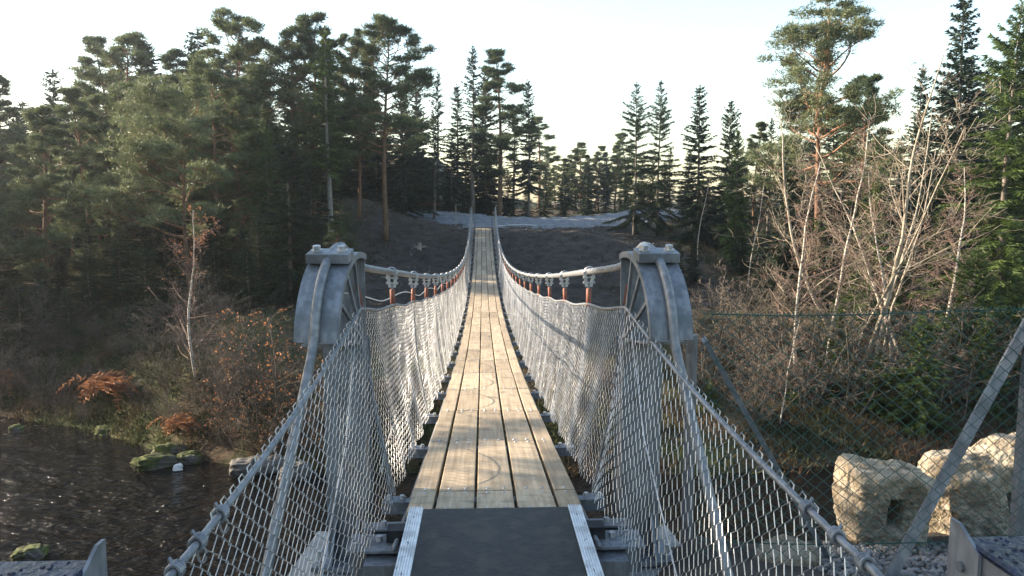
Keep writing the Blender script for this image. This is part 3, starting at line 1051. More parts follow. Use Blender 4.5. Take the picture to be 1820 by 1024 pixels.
for x in (xp, xp + 1.9):
    MB().box((x - 1.08, .045, .55), (.05, .05, 1.5)).build('fence_post', M['galv'], fence)
a = P(1822, 585, FY + .09); b = P(1578, 1032, FY + .09)
a2 = a + (a - b) * .05
b2 = b + (b - a) * .04
MB().bar(a2 - [1.08, FY, -.2], b2 - [1.08, FY, -.2], .062, .05, .5).build('raking_strut', M['galv'], fence)

# ------------------------------------------------------------------ rocks
def cube_sphere(n, k=4.0):
    """rounded cube (superellipsoid) grid: verts on unit cube faces"""
    u = np.linspace(-1, 1, n)
    V, Fq = [], []
    off = 0
    for ax in range(3):
        for s in (-1, 1):
            a, b = np.meshgrid(u, u)
            p = np.zeros((n, n, 3))
            p[..., ax] = s; p[..., (ax + 1) % 3] = a; p[..., (ax + 2) % 3] = b * s
            V.append(p.reshape(-1, 3))
            I = (np.arange(n - 1)[:, None] * n + np.arange(n - 1)[None, :]).reshape(-1) + off
            Fq.append(np.stack([I, I + 1, I + n + 1, I + n], -1)); off += n * n
    V = np.concatenate(V); Fq = np.concatenate(Fq)
    key = np.round(V * 1e4).astype(np.int64)
    _, idx, inv = np.unique(key, axis=0, return_index=True, return_inverse=True)
    V = V[idx]; Fq = inv.reshape(-1)[Fq]
    r = (np.abs(V) ** k).sum(1) ** (1 / k)
    return V, Fq, V / r[:, None]


def rock(name, size, loc, rz, mtl, seed, n=24, k=6, amp=.12, notches=(), facets=True, tilt=(0, 0)):
    C, Fq, V = cube_sphere(n, k)
    nv = V / np.linalg.norm(V, axis=1, keepdims=True)
    d = noise3(V + seed * 3.3, 1.1, seed) * amp - np.abs(noise3(V + seed, 2.3, seed + 3)) * amp * .7 + noise3(V + seed, 6., seed + 4) * amp * .25 + noise3(V + seed, 13., seed + 6) * amp * .2 - np.abs(noise3(V + seed, 5., seed + 8)) * amp * .3
    V = V * (1 + d[:, None])
    V = V * (np.array(size) / 2)
    for (x0, x1, z0, z1, dep) in notches:                 # rectangular hollows cut into the front
        w = (V[:, 0] > x0) & (V[:, 0] < x1) & (V[:, 2] > z0) & (V[:, 2] < z1) & (C[:, 1] < -.99)
        V[w, 1] += dep
    o = link(name, np_mesh(name, V, Fq, True), mtl)
    o.location = loc; o.rotation_euler = (tilt[0], tilt[1], rz)
    return o


c0 = P(1594, 905, 4.6)
tag(rock('boulder', (.55, .44, .56), (c0[0] + .04, 4.84, c0[2] - .06), -.1, M['rock'], 3, 84, 8, .15, notches=[(-.055, .045, -.09, .12, .34)], tilt=(.05, .05)),
    'pale squared boulder with a dark rectangular hole behind the green fence', 'boulder')
c1 = P(1800, 880, 4.8)
tag(rock('boulder', (.9, .6, .86), (c1[0] + .08, 5.16, c1[2] - .19), .1, M['rock'], 8, 84, 4.5, .2, notches=[(-.06, .2, -.16, .17, .22)], tilt=(0, -.16)),
    'large pale rounded boulder with a broad dark hollow behind fence post', 'boulder')
c2 = P(1405, 1010, 4.0)
tag(rock('stone', (.34, .3, .36), (c2[0], 4.05, c2[2] - .06), .5, M['rock'], 12, 24, 4, .2), 'small pale stone at the foot of the raking tower brace', 'stone')
c2 = P(1500, 985, 4.5)
tag(rock('stone', (.5, .4, .2), (c2[0] - .05, 4.45, c2[2] - .1), .2, M['rock_grey'], 15, 24, 4, .2), 'flat dark grey stone slab in front of the squared boulder', 'stone')
# mossy stones at the far waterline
for i, (px, py, sz, mt, rz, lab) in enumerate([
    (272, 832, (1.15, .5, .5), 'rock_moss', .75, 'long moss-covered rock slanting out of the water beside a white stone'),
    (296, 812, (.9, .5, .5), 'rock_moss', .6, 'moss-topped rock close behind the slanting mossy rock'),
    (330, 822, (.7, .5, .45), 'rock_moss', .1, 'rounded brownish mossy rock just right of the white stone at waterline'),
    (315, 834, (.24, .16, .22), 'white_stone', .3, 'small bright white stone at the water edge between mossy rocks'),
    (26, 768, (.4, .3, .35), 'rock_moss', .2, 'small upright mossy stone standing alone in the river'),
    (45, 995, (.5, .4, .3), 'rock_moss', .2, 'low mossy stone awash in mid river'),
    (205, 770, (1.2, .6, .4), 'rock_moss', .1, 'mossy bank stone under the rusty bracken'),
    (455, 842, (1.3, .7, .6), 'rock_grey', .3, 'grey bank rock at the waterline below the orange-leaved bushes'),
    (520, 850, (.8, .6, .5), 'rock_grey', .9, 'smaller grey rock beside the bank rock below orange-leaved bushes')]):
    v = ray(px, py); s = (ZW + .02 - EYE[2]) / v[2]
    p = np.array(EYE) + v * s
    tag(rock('stone', sz, (p[0], p[1] + sz[1] * .3, ZW + sz[2] * .12), rz, M[mt], 30 + i, 26, 3.6, .42, tilt=(0, .12 if i < 2 else 0)), lab, 'stone')
# gravel by the strut foot: one mass
mb = MB()
C, Fq, V = cube_sphere(3, 2.6)
for i in range(2200):
    x = R.uniform(1.75, 3.5); y = R.uniform(3.4, 4.7)
    s = R.uniform(.007, .02)
    mm = np.array(Euler((R.uniform(0, 6), R.uniform(0, 6), R.uniform(0, 6))).to_matrix())
    W_ = (V * np.array([s * R.uniform(.7, 1.3), s, s * R.uniform(.6, 1)])) @ mm.T
    mb.add(W_ + [x, y, float(terr(np.array([x]), np.array([y]))[0]) + s * .4], Fq)
tag(mb.build('gravel', M['gravel']), 'loose grey gravel around the strut foot by the boulders', 'gravel', kind='stuff')

# ------------------------------------------------------------------ vegetation: meshes
def blades_VF(base, d, length, width, side):
    """thin triangles"""
    n = len(base)
    V = np.empty((n, 3, 3))
    V[:, 0] = base - side * (width / 2)[:, None]
    V[:, 1] = base + side * (width / 2)[:, None]
    V[:, 2] = base + d * length[:, None]
    return V.reshape(-1, 3), np.arange(n * 3).reshape(-1, 3)


def unit(v): return v / np.maximum(np.linalg.norm(v, axis=-1, keepdims=True), 1e-9)


def make_spruce(seed, H=12., Rm=2.2, zb=.06, step=.3, dens=1.0, blade=.07, sparse=0., lean=0.):
    g = np.random.default_rng(seed)
    tz = np.linspace(0, H, 14)
    tx = lean * (tz / H) ** 2 + .05 * np.sin(tz * .5 + seed); ty = .05 * np.cos(tz * .4 + seed)
    tp = np.c_[tx, ty, tz]
    trunk = MB().tube(tp, .012 * H * (1 - tz / H * .97) + .008, 7)
    lim = MB()
    VV, FF, off = [], [], 0
    h = zb * H
    az = g.uniform(0, 6.28)
    LA, LB, LR = [], [], []
    while h < H * .985:
        f = h / H
        nb = 5 if f < .9 else 4
        lobe = 1 + .25 * np.sin(h * 1.7 + seed)
        for j in range(nb):
            az += 2.39996 + g.normal(0, .25)
            if g.random() < sparse: continue
            L = Rm * (1 - f) ** .72 * g.uniform(.62, 1.12) * lobe * (1 - .35 * max(0, .15 - f) / .15) + .12
            e0 = np.radians(-22 + 62 * f + g.normal(0, 7))
            ns = max(4, int(L / .13 * dens))
            s = (np.arange(ns) + .5 + g.uniform(-.3, .3, ns)) / ns
            s = .08 + .92 * s
            dirh = np.array([math.cos(az), math.sin(az), 0.])
            perp = np.array([-math.sin(az), math.cos(az), 0.])
            b0 = np.array([np.interp(h, tz, tx), np.interp(h, tz, ty), h + g.uniform(-.12, .12)])
            droop = (.5 - .35 * f)
            zc = L * (np.tan(e0) * s - droop * s ** 2 + droop * .75 * s ** 3)
            pts = b0 + dirh * (L * s)[:, None] + np.array([0, 0, 1.]) * zc[:, None]
            LA.append(np.concatenate([b0[None], pts[:-1]])[::2]); LB.append(np.concatenate([pts[1::2], pts[-1:]])[:len(LA[-1])] if len(pts[1::2]) + 1 >= len(LA[-1]) else pts[:len(LA[-1])])
            LR.append(np.full(len(LA[-1]), .004 + .006 * L))
            # sprays
            m_ = 10
            bp_ = np.repeat(pts, m_, 0)
            ss = np.repeat(s, m_)
            sgn = np.tile(np.array([-1, 1] * 5), ns)
            fwd = g.uniform(.35, 1.1, len(ss)); dn = g.uniform(-.75, .25, len(ss)) - .25 * (1 - f)
            dv = unit(perp * (sgn * g.uniform(.5, 1.1, len(ss)))[:, None] + dirh * fwd[:, None] + np.array([0, 0, 1.]) * dn[:, None])
            ln = (.16 + .42 * L / Rm * (1 - .55 * ss)) * g.uniform(.5, 1.15, len(ss)) * min(1, .55 + .3 * L) * (Rm / 2.2) ** .5
            wd = blade * g.uniform(.7, 1.5, len(ss))
            sd = unit(np.cross(dv, g.normal(0, 1, dv.shape)))
            V, F_ = blades_VF(bp_ + g.normal(0, .03, bp_.shape), dv, ln, wd, sd)
            VV.append(V); FF.append(F_ + off); off += len(V)
        h += step * g.uniform(.75, 1.25) * (1.0 if f < .7 else .75)
    # leader
    n = 40
    hz = H * g.uniform(.95, 1.01, n); a = g.uniform(0, 6.28, n)
    dv = unit(np.c_[np.cos(a), np.sin(a), g.uniform(.4, 1.4, n)])
    V, F_ = blades_VF(np.c_[np.full(n, tx[-1]), np.full(n, ty[-1]), hz], dv, g.uniform(.1, .28, n), np.full(n, blade * .8), unit(np.cross(dv, g.normal(0, 1, dv.shape))))
    VV.append(V); FF.append(F_ + off)
    A = np.concatenate(LA); B = np.concatenate(LB); r_ = np.concatenate(LR)
    lim.segs(A, B, r_, r_ * .7, 3)
    return dict(trunk=trunk.mesh('trunk', True), limbs=lim.mesh('limbs'), crown=np_mesh('crown', np.concatenate(VV), np.concatenate(FF)), H=H,
                mats=('spruce_bark', 'spruce_bark', 'spruce_leaf'))


def make_pine(seed, H=13., Rm=3.0, zb=.45, nl=26, bias=(0, 0), pads=5, tuft=24, blade=.26, bw=.048, shape='round', low=()):
    g = np.random.default_rng(seed)
    tz = np.linspace(0, H * .97, 16)
    tx = .035 * H * np.sin(tz / H * 3 + seed) * (tz / H); ty = .03 * H * np.cos(tz / H * 2.6 + seed * 2) * (tz / H)
    r0 = .0135 * H
    trunk = MB().tube(np.c_[tx, ty, tz], r0 * (1 - .88 * (tz / H) ** 1.1), 8)
    SA, SB, ra, rb = [], [], [], []
    C = []

    def limb(p, d, L, r, lev):
        n = max(3, int(L / .35))
        for i in range(n):
            f = i / n
            d2 = d + g.normal(0, .16, 3) + np.array([0, 0, .05 + .08 * f])
            d2 = d2 / np.linalg.norm(d2)
            q = p + d2 * L / n
            SA.append(p); SB.append(q); ra.append(r * (1 - .75 * f)); rb.append(r * (1 - .75 * (f + 1 / n)))
            if lev < 2 and f > .25:
                for _ in range(2 if lev == 0 else 1):
                    if g.random() < .75:
                        c = d2 + g.normal(0, .65, 3) * np.array([1, 1, .45]) + [0, 0, .12]
                        limb(q, c / np.linalg.norm(c), L * g.uniform(.28, .5) * (1 - .4 * f), r * .45 * (1 - .6 * f), lev + 1)
            if lev >= 1 and f > .2 or lev == 0 and f > .4: C.append(q)
            p, d = q, d2
        C.append(p)
    az = g.uniform(0, 6)
    specs = []
    for i in range(nl):
        f = zb + (1 - zb) * (i + g.uniform(0, .9)) / nl
        f = min(f, .985)
        u = (f - zb) / (1 - zb)
        prof = (min(1, u * 2.6 + .5) * (1 - u) ** .45 + .08) if shape == 'round' else (1 - u) ** .7 * (.55 + .45 * min(1, u * 4)) + .08
        az += 2.4 + g.normal(0, .4)
        specs.append((f, az, Rm * prof * g.uniform(.6, 1.15) + .22, math.radians(-4 + 48 * u ** 1.3 + g.normal(0, 9))))
    for (f, a, L, e) in low: specs.append((f, a, L, e))
    for f, a, L, e in specs:
        h = f * H
        d = np.array([math.cos(a) * math.cos(e) + bias[0] * .5, math.sin(a) * math.cos(e) + bias[1] * .5, math.sin(e)])
        bf = 1 + .6 * max(-.6, (math.cos(a) * bias[0] + math.sin(a) * bias[1]))
        d /= np.linalg.norm(d)
        limb(np.array([np.interp(h, tz, tx), np.interp(h, tz, ty), h]), d, L * bf, .012 + .017 * L, 0)
    for f in np.linspace(.84, 1.0, 9): C.append(np.array([np.interp(f * H, tz, tx) + g.normal(0, .12), np.interp(f * H, tz, ty) + g.normal(0, .12), f * H * .985]))
    C = np.array(C)
    # needle pads
    C = C[g.random(len(C)) < .82]
    k = len(C)
    npt = tuft
    cen = np.repeat(C, npt, 0)
    o = g.normal(0, 1, cen.shape); o = unit(o) * (g.uniform(0, 1, len(o)) ** .45)[:, None]
    size = np.repeat(g.uniform(.75, 1.3, k), npt)
    pos = cen + o * np.array([.34, .34, .11]) * size[:, None] * (Rm / 3) ** .4 + np.array([0, 0, .06])
    dv = unit(g.normal(0, 1, pos.shape) * np.array([.8, .8, .5]) + o * .8 + np.array([0, 0, .55]))
    V, F_ = blades_VF(pos, dv, blade * g.uniform(.6, 1.25, len(pos)), bw * g.uniform(.7, 1.5, len(pos)), unit(np.cross(dv, g.normal(0, 1, dv.shape))))
    lim = MB().segs(np.array(SA), np.array(SB), np.array(ra), np.array(rb), 4)
    return dict(trunk=trunk.mesh('trunk', True), limbs=lim.mesh('limbs'), crown=np_mesh('crown', V, F_), H=H, mats=('pine_bark', 'pine_limb', 'pine_leaf'))


def make_bare(seed, H=8., r0=.06, stems=1, style='birch', maxlev=3, nchild=2.2, leaves=0, leafsize=.05, spread=.5, lean=(0, 0), zfirst=.25, leaf_top=False, mats=('birch_bark', 'birch_twig', 'orange_leaf'), dens=1.0):
    g = np.random.default_rng(seed)
    T = MB()
    SA, SB, ra, rb = [], [], [], []
    tips = []

    def br(p, d, L, r, lev):
        n = max(3, int(L / (.22 if lev < 2 else .13)))
        n = min(n, 16)
        for i in range(n):
            f = (i + 1) / n
            trop = {'birch': (.08 if lev < 2 else -.05), 'broad': .06, 'shrub': .02}[style]
            d2 = d + g.normal(0, .14 + .05 * lev, 3) + np.array([0, 0, trop])
            d2 /= np.linalg.norm(d2)
            q = p + d2 * L / n
            r2 = max(.003, r * (1 - .82 * f))
            SA.append(p); SB.append(q); ra.append(max(.0035, r * (1 - .82 * (f - 1 / n)))); rb.append(r2)
            if lev >= maxlev - 1: tips.append(q)
            if lev < maxlev and f > .15:
                nc = g.poisson(nchild / n * (2.2 if lev == 1 else 2.6) * dens)
                for _ in range(nc):
                    ax = g.normal(0, 1, 3); ax -= d2 * ax.dot(d2); ax /= np.linalg.norm(ax)
                    an = g.uniform(.4, .95)
                    c = d2 * math.cos(an) + ax * math.sin(an)
                    br(q, c, L * g.uniform(.3, .6) * (1.1 - .6 * f), r2 * .65 + .0012, lev + 1)
            p, d = q, d2
    for s in range(stems):
        a = g.uniform(0, 6.28)
        sp = spread * (g.uniform(.3, 1) if stems > 1 else .12)
        n = 16
        h = H * (g.uniform(.7, 1.) if s else 1.)
        pts = [np.array([g.normal(0, .05 * stems), g.normal(0, .05 * stems), -.1])]
        d = np.array([math.cos(a) * sp + lean[0], math.sin(a) * sp + lean[1], 1.]); d /= np.linalg.norm(d)
        for i in range(n):
            d = d + g.normal(0, .05, 3) + np.array([0, 0, .04]); d /= np.linalg.norm(d)
            pts.append(pts[-1] + d * (h + .1) / n)
        pts = np.array(pts)
        rr = r0 * (1 - .9 * np.linspace(0, 1, n + 1)) * (1 if s == 0 else g.uniform(.5, .9)) + .004
        T.tube(pts, rr, 7)
        nb = int(h * 4.2 * dens)
        for i in range(nb):
            f = zfirst + (1 - zfirst) * (i + g.random()) / nb
            x = f * n; j = min(int(x), n - 1); p = pts[j] + (pts[j + 1] - pts[j]) * (x - j)
            az = g.uniform(0, 6.28); e = {'birch': .7, 'broad': .75, 'shrub': .6}[style] + g.normal(0, .15)
            c = np.array([math.cos(az) * math.cos(e), math.sin(az) * math.cos(e), math.sin(e)])
            L = H * (.33 if style == 'birch' else .42) * (1 - f) ** .6 * g.uniform(.5, 1.15) + .25
            br(p, c, L, rr[j] * .42, 1)
    C = MB().segs(np.array(SA), np.array(SB), np.array(ra), np.array(rb), 3)
    out = dict(trunk=T.mesh('trunk', True), limbs=C.mesh('twigs'), H=H, mats=mats, crown=None)
    if leaves:
        tp = np.array(tips)
        if leaf_top:
            w = np.clip((tp[:, 2] / H - .45) / .5, .02, 1) ** 2; w /= w.sum()
            pk = tp[g.choice(len(tp), leaves, p=w)]
        else: pk = tp[g.integers(0, len(tp), leaves)]
        pk = pk + g.normal(0, .03, pk.shape)
        u = unit(g.normal(0, 1, pk.shape)); v = unit(np.cross(u, g.normal(0, 1, pk.shape)))
        s = leafsize * g.uniform(.5, 1.2, len(pk))
        V = np.stack([pk, pk + u * s[:, None] * .5 + v * s[:, None] * .4, pk + u * s[:, None] * 1.1, pk + u * s[:, None] * .5 - v * s[:, None] * .4], 1).reshape(-1, 3)
        out['crown'] = np_mesh('leaves', V, np.arange(len(V)).reshape(-1, 4))
    return out


def give_mats(t, mats=None):
    mm = mats or t['mats']
    for k, nm in zip(('trunk', 'limbs', 'crown'), mm):
        if t.get(k) is not None:
            t[k].materials.clear(); t[k].materials.append(M[nm])
    return t


PARTN = {'trunk': 'trunk', 'limbs': 'branches', 'crown': 'crown'}


def plant(t, name, label, cat, x, y, h, rz=None, group=None, wide=1.0, dz=-.06, leafmat=None):
    s = h / t['H']
    o = empty(name, (x, y, gz(x, y) + dz), R.uniform(0, 6.28) if rz is None else rz, (s * wide, s * wide, s))
    tag(o, label, cat, group)
    for k in ('trunk', 'limbs', 'crown'):
        if t.get(k) is not None:
            c = link('leaves' if (k == 'crown' and 'leaves' in t[k].name) else ('twigs' if 'twigs' in t[k].name else PARTN[k]), t[k], None, o)
            if k != 'trunk': c['kind'] = 'stuff'
            if leafmat and k == 'crown':
                c.material_slots[0].link = 'OBJECT'; c.material_slots[0].material = M[leafmat]
    return o


def plant_px(t, name, label, cat, px, toprow, D, **k):
    """stand a tree on the ground at distance D in the direction of column px, its top reaching row toprow"""
    q = P(px, toprow, D)
    return plant(t, name, label, cat, q[0], D, q[2] - gz(q[0], D) + .06, **k)


SPR = [give_mats(make_spruce(1, 12, 2.1)), give_mats(make_spruce(2, 12, 1.7, zb=.2, sparse=.12)), give_mats(make_spruce(3, 12, 2.6, zb=.03, step=.34)), give_mats(make_spruce(4, 12, 1.35, zb=.3, sparse=.25))]
SPR_NEAR = give_mats(make_spruce(5, 11, 2.3, zb=.04, dens=1.5, step=.24, blade=.04))
SPR_TALL = give_mats(make_spruce(8, 13, 1.9, zb=.36, sparse=.1), ('grey_bark', 'spruce_bark', 'spruce_leaf'))
SPR_TIER = give_mats(make_spruce(6, 11, 2.5, zb=.12, dens=1.3, step=.42, blade=.045))
PIN = [give_mats(make_pine(11, 13, 2.7, .3, nl=44)), give_mats(make_pine(12, 13, 2.6, .16, nl=50, shape='cone')), give_mats(make_pine(13, 13, 2.9, .42, nl=38)), give_mats(make_pine(14, 13, 2.2, .25, nl=46, shape='cone'))]
PINE_BIG = give_mats(make_pine(17, 9.5, 3.6, .34, nl=30, bias=(-.55, -.1), tuft=20, blade=.24, bw=.042,
                               low=((.3, math.pi * 1.02, 3.4, .02), (.34, math.pi * .93, 3.3, .12), (.42, .2, 2.0, .1))))
PINE_R = give_mats(make_pine(19, 12, 3.0, .36, nl=46, tuft=24, blade=.2, bw=.038))
BIR = [give_mats(make_bare(31, 8, .065, dens=1.35)), give_mats(make_bare(32, 8, .055, dens=1.15)), give_mats(make_bare(33, 8, .05, dens=.8, zfirst=.4))]
BIRCH_L = give_mats(make_bare(35, 8.5, .075, dens=1.2, zfirst=.12, leaves=380, leafsize=.075, leaf_top=True))
BROAD = give_mats(make_bare(37, 7, .042, stems=6, style='broad', spread=.6, dens=.7, zfirst=.25, maxlev=3), ('pale_bark', 'limb_bark', 'orange_leaf'))
SHR = [give_mats(make_bare(41, 2.6, .022, stems=6, style='shrub', spread=.7, dens=1.1, zfirst=.1), ('twig', 'twig', 'orange_leaf')),
       give_mats(make_bare(42, 2.6, .02, stems=7, style='shrub', spread=.9, dens=1.1, zfirst=.1), ('twig', 'twig', 'orange_leaf'))]
SHL = [give_mats(make_bare(44, 2.8, .022, stems=6, style='shrub', spread=.75, dens=1.0, zfirst=.1, leaves=330, leafsize=.065), ('twig', 'twig', 'orange_leaf')),
       give_mats(make_bare(45, 2.8, .022, stems=7, style='shrub', spread=.95, dens=.9, zfirst=.1, leaves=190, leafsize=.06), ('twig', 'twig', 'orange_leaf'))]

# ------------------------------------------------------------------ single trees read off the photograph
# left bank
plant_px(PINE_BIG, 'scots_pine', 'broad old pine with wide limbs reaching over the river, in front of wood', 'pine tree', 322, 176, 31, rz=0.0, leafmat='pine_light')
plant_px(PIN[1], 'scots_pine', 'light green bushy pine on the river bank beyond the bare grey shrubs', 'pine tree', 62, 205, 31, rz=.5, wide=1.15, leafmat='pine_light')
plant_px(PIN[3], 'scots_pine', 'slim pine between the bushy bank pine and the broad old pine', 'pine tree', 140, 170, 36, rz=1.5, wide=1.2)
plant_px(BIRCH_L, 'birch_tree', 'bare birch at the water edge with orange leaves left on its top', 'birch tree', 338, 372, 21.4, rz=2.0, wide=1.1)
plant_px(SPR_NEAR, 'spruce_tree', 'dense green spruce standing behind the orange-leaved bushes and left tower', 'spruce tree', 508, 232, 29, rz=.3, wide=1.1)
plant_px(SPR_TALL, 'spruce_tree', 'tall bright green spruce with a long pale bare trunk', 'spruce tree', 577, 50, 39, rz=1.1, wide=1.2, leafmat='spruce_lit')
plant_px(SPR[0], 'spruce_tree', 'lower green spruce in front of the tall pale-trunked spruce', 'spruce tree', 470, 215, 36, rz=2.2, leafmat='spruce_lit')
plant_px(PIN[0], 'scots_pine', 'tall dark-crowned pine next to the leafless grey birch on the skyline', 'pine tree', 408, 42, 41, rz=.2, wide=1.15)
plant_px(BIR[0], 'birch_tree', 'leafless grey birch between tall pines against the white sky', 'birch tree', 487, 140, 43, rz=1.0, wide=1.2)
plant_px(PIN[2], 'scots_pine', 'tall pine with open flat crown behind the pale-trunked spruce', 'pine tree', 680, 60, 42, rz=2.2, wide=1.1)
plant_px(PIN[0], 'scots_pine', 'thin half-bare pine leaning beside the open flat-crowned pine', 'pine tree', 632, 78, 44, rz=3.1, wide=.85)
plant_px(SPR[3], 'spruce_tree', 'ragged thin spruce with a bushy tip above the dark wood', 'spruce tree', 840, 86, 56, rz=.4, wide=1.2)
plant_px(PIN[3], 'scots_pine', 'narrow pine on a straight pale trunk behind the far bridge posts', 'pine tree', 887, 102, 56, rz=1.7, wide=1.25)
plant_px(SPR[1], 'spruce_tree', 'slender pointed spruce at the edge of the sky gap beside dark wood', 'spruce tree', 940, 143, 57, rz=2.6, wide=.95)
# right side
plant_px(SPR_TIER, 'spruce_tree', 'tiered spruce with bare lower trunk at the bend of the path', 'spruce tree', 1132, 150, 44, rz=.2, wide=.95)
plant_px(SPR_TIER, 'spruce_tree', 'second tiered spruce close beside the one at the path bend', 'spruce tree', 1174, 146, 45.5, rz=2.5, wide=.85)
plant_px(SPR[0], 'spruce_tree', 'dark blue-green spruce behind the thin white birch', 'spruce tree', 1245, 153, 43, rz=.8, wide=1.05)
plant_px(SPR[2], 'spruce_tree', 'dark rounded spruce just behind the bright young spruce', 'spruce tree', 1300, 180, 42, rz=1.9, wide=.85)
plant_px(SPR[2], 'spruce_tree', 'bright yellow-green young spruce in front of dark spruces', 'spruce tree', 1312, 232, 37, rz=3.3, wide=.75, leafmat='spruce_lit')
plant_px(BIR[2], 'birch_tree', 'very thin white birch stem in front of the dark spruces', 'birch tree', 1246, 250, 37, rz=.5, wide=.7)
plant_px(BIR[2], 'birch_tree', 'thin birch stem between the dark spruces and the tall pine', 'birch tree', 1338, 265, 33, rz=1.5, wide=.8)
plant_px(PINE_R, 'scots_pine', 'tall sunlit pine with rounded crown behind the bare trees', 'pine tree', 1474, 28, 32, rz=2.4, wide=1.02, leafmat='pine_light')
plant_px(PIN[1], 'scots_pine', 'lower dark pine behind the pale bare tree and sunlit pine', 'pine tree', 1545, 148, 36, rz=.9)
plant_px(SPR[0], 'spruce_tree', 'tall dark spruce rising behind the pale bare tree', 'spruce tree', 1716, -8, 33, rz=1.3, wide=1.0)
plant_px(SPR_NEAR, 'spruce_tree', 'big sunlit green spruce beside the pale bare tree', 'spruce tree', 1812, 5, 27, rz=2.1, wide=1.05, leafmat='spruce_lit')
plant_px(SPR[1], 'spruce_tree', 'thin dark spruce tip behind the pale bare tree crown', 'spruce tree', 1640, 118, 38, rz=.1, wide=.9)
plant_px(BROAD, 'bare_tree', 'pale-limbed leafless tree with many upswept stems', 'bare tree', 1585, 112, 23.5, rz=.6, wide=1.25)
plant_px(BIR[0], 'birch_tree', 'white-stemmed birch with bushy reddish twigs nearest the right tower', 'birch tree', 1432, 285, 21.8, rz=2.0, wide=1.0)
plant_px(BIR[1], 'birch_tree', 'straight white birch between the bushy birch and pale-limbed tree', 'birch tree', 1482, 215, 22.3, rz=.2, wide=1.0)
plant_px(BIR[1], 'birch_tree', 'birch with dark reddish twigs under the pale-limbed tree', 'birch tree', 1612, 300, 22.5, rz=3.2, wide=1.2)
plant_px(BIR[0], 'birch_tree', 'brown-twigged birch beside the big sunlit spruce', 'birch tree', 1690, 290, 24, rz=4.2, wide=1.1)
plant_px(BIR[1], 'birch_tree', 'short crooked white birch low on the bank behind the fence', 'birch tree', 1392, 560, 19.6, rz=5.1, wide=1.1)
plant_px(SPR_NEAR, 'spruce_tree', 'young green spruce under the pale-limbed tree beside white birches', 'spruce tree', 1560, 300, 26.5, rz=.5, wide=1.1, leafmat='spruce_lit')
plant_px(SPR_NEAR, 'spruce_tree', 'young sunlit spruce low at the foot of the big sunlit spruce', 'spruce tree', 1735, 440, 22, rz=1.7, wide=1.35, leafmat='spruce_lit')
plant_px(SPR_NEAR, 'spruce_tree', 'small sparse spruce on the bank directly behind the boulders', 'spruce tree', 1640, 560, 19.8, rz=2.7, wide=1.5, leafmat='spruce_lit')
plant_px(SPR[0], 'spruce_tree', 'mid-sized dark spruce between the tall pine and bright young spruce', 'spruce tree', 1400, 260, 31, rz=2.7, wide=1.2)
plant_px(SPR_NEAR, 'spruce_tree', 'tiny spruce sapling on the cleared slope beyond the right tower', 'spruce tree', 1206, 428, 33, rz=1.7, wide=1.2)

# the wood behind: rows of trees whose tops stay under the skyline of the photograph
SKY = np.array([(0, 150), (50, 118), (130, 128), (180, 80), (255, 58), (300, 95), (345, 48), (410, 50), (470, 105), (510, 72), (550, 38), (590, 70), (630, 80), (690, 66), (740, 122), (775, 118), (815, 112), (840, 95), (885, 108), (918, 200), (940, 170), (965, 262), (1050, 262), (1090, 270), (1130, 180), (1180, 180), (1210, 235), (1245, 190), (1275, 245), (1300, 200), (1350, 205), (1390, 190), (1480, 110), (1545, 150), (1600, 165), (1660, 140), (1715, 60), (1760, 95), (1820, 40)], float)


def sky_row(px): return float(np.interp(px, SKY[:, 0], SKY[:, 1]))


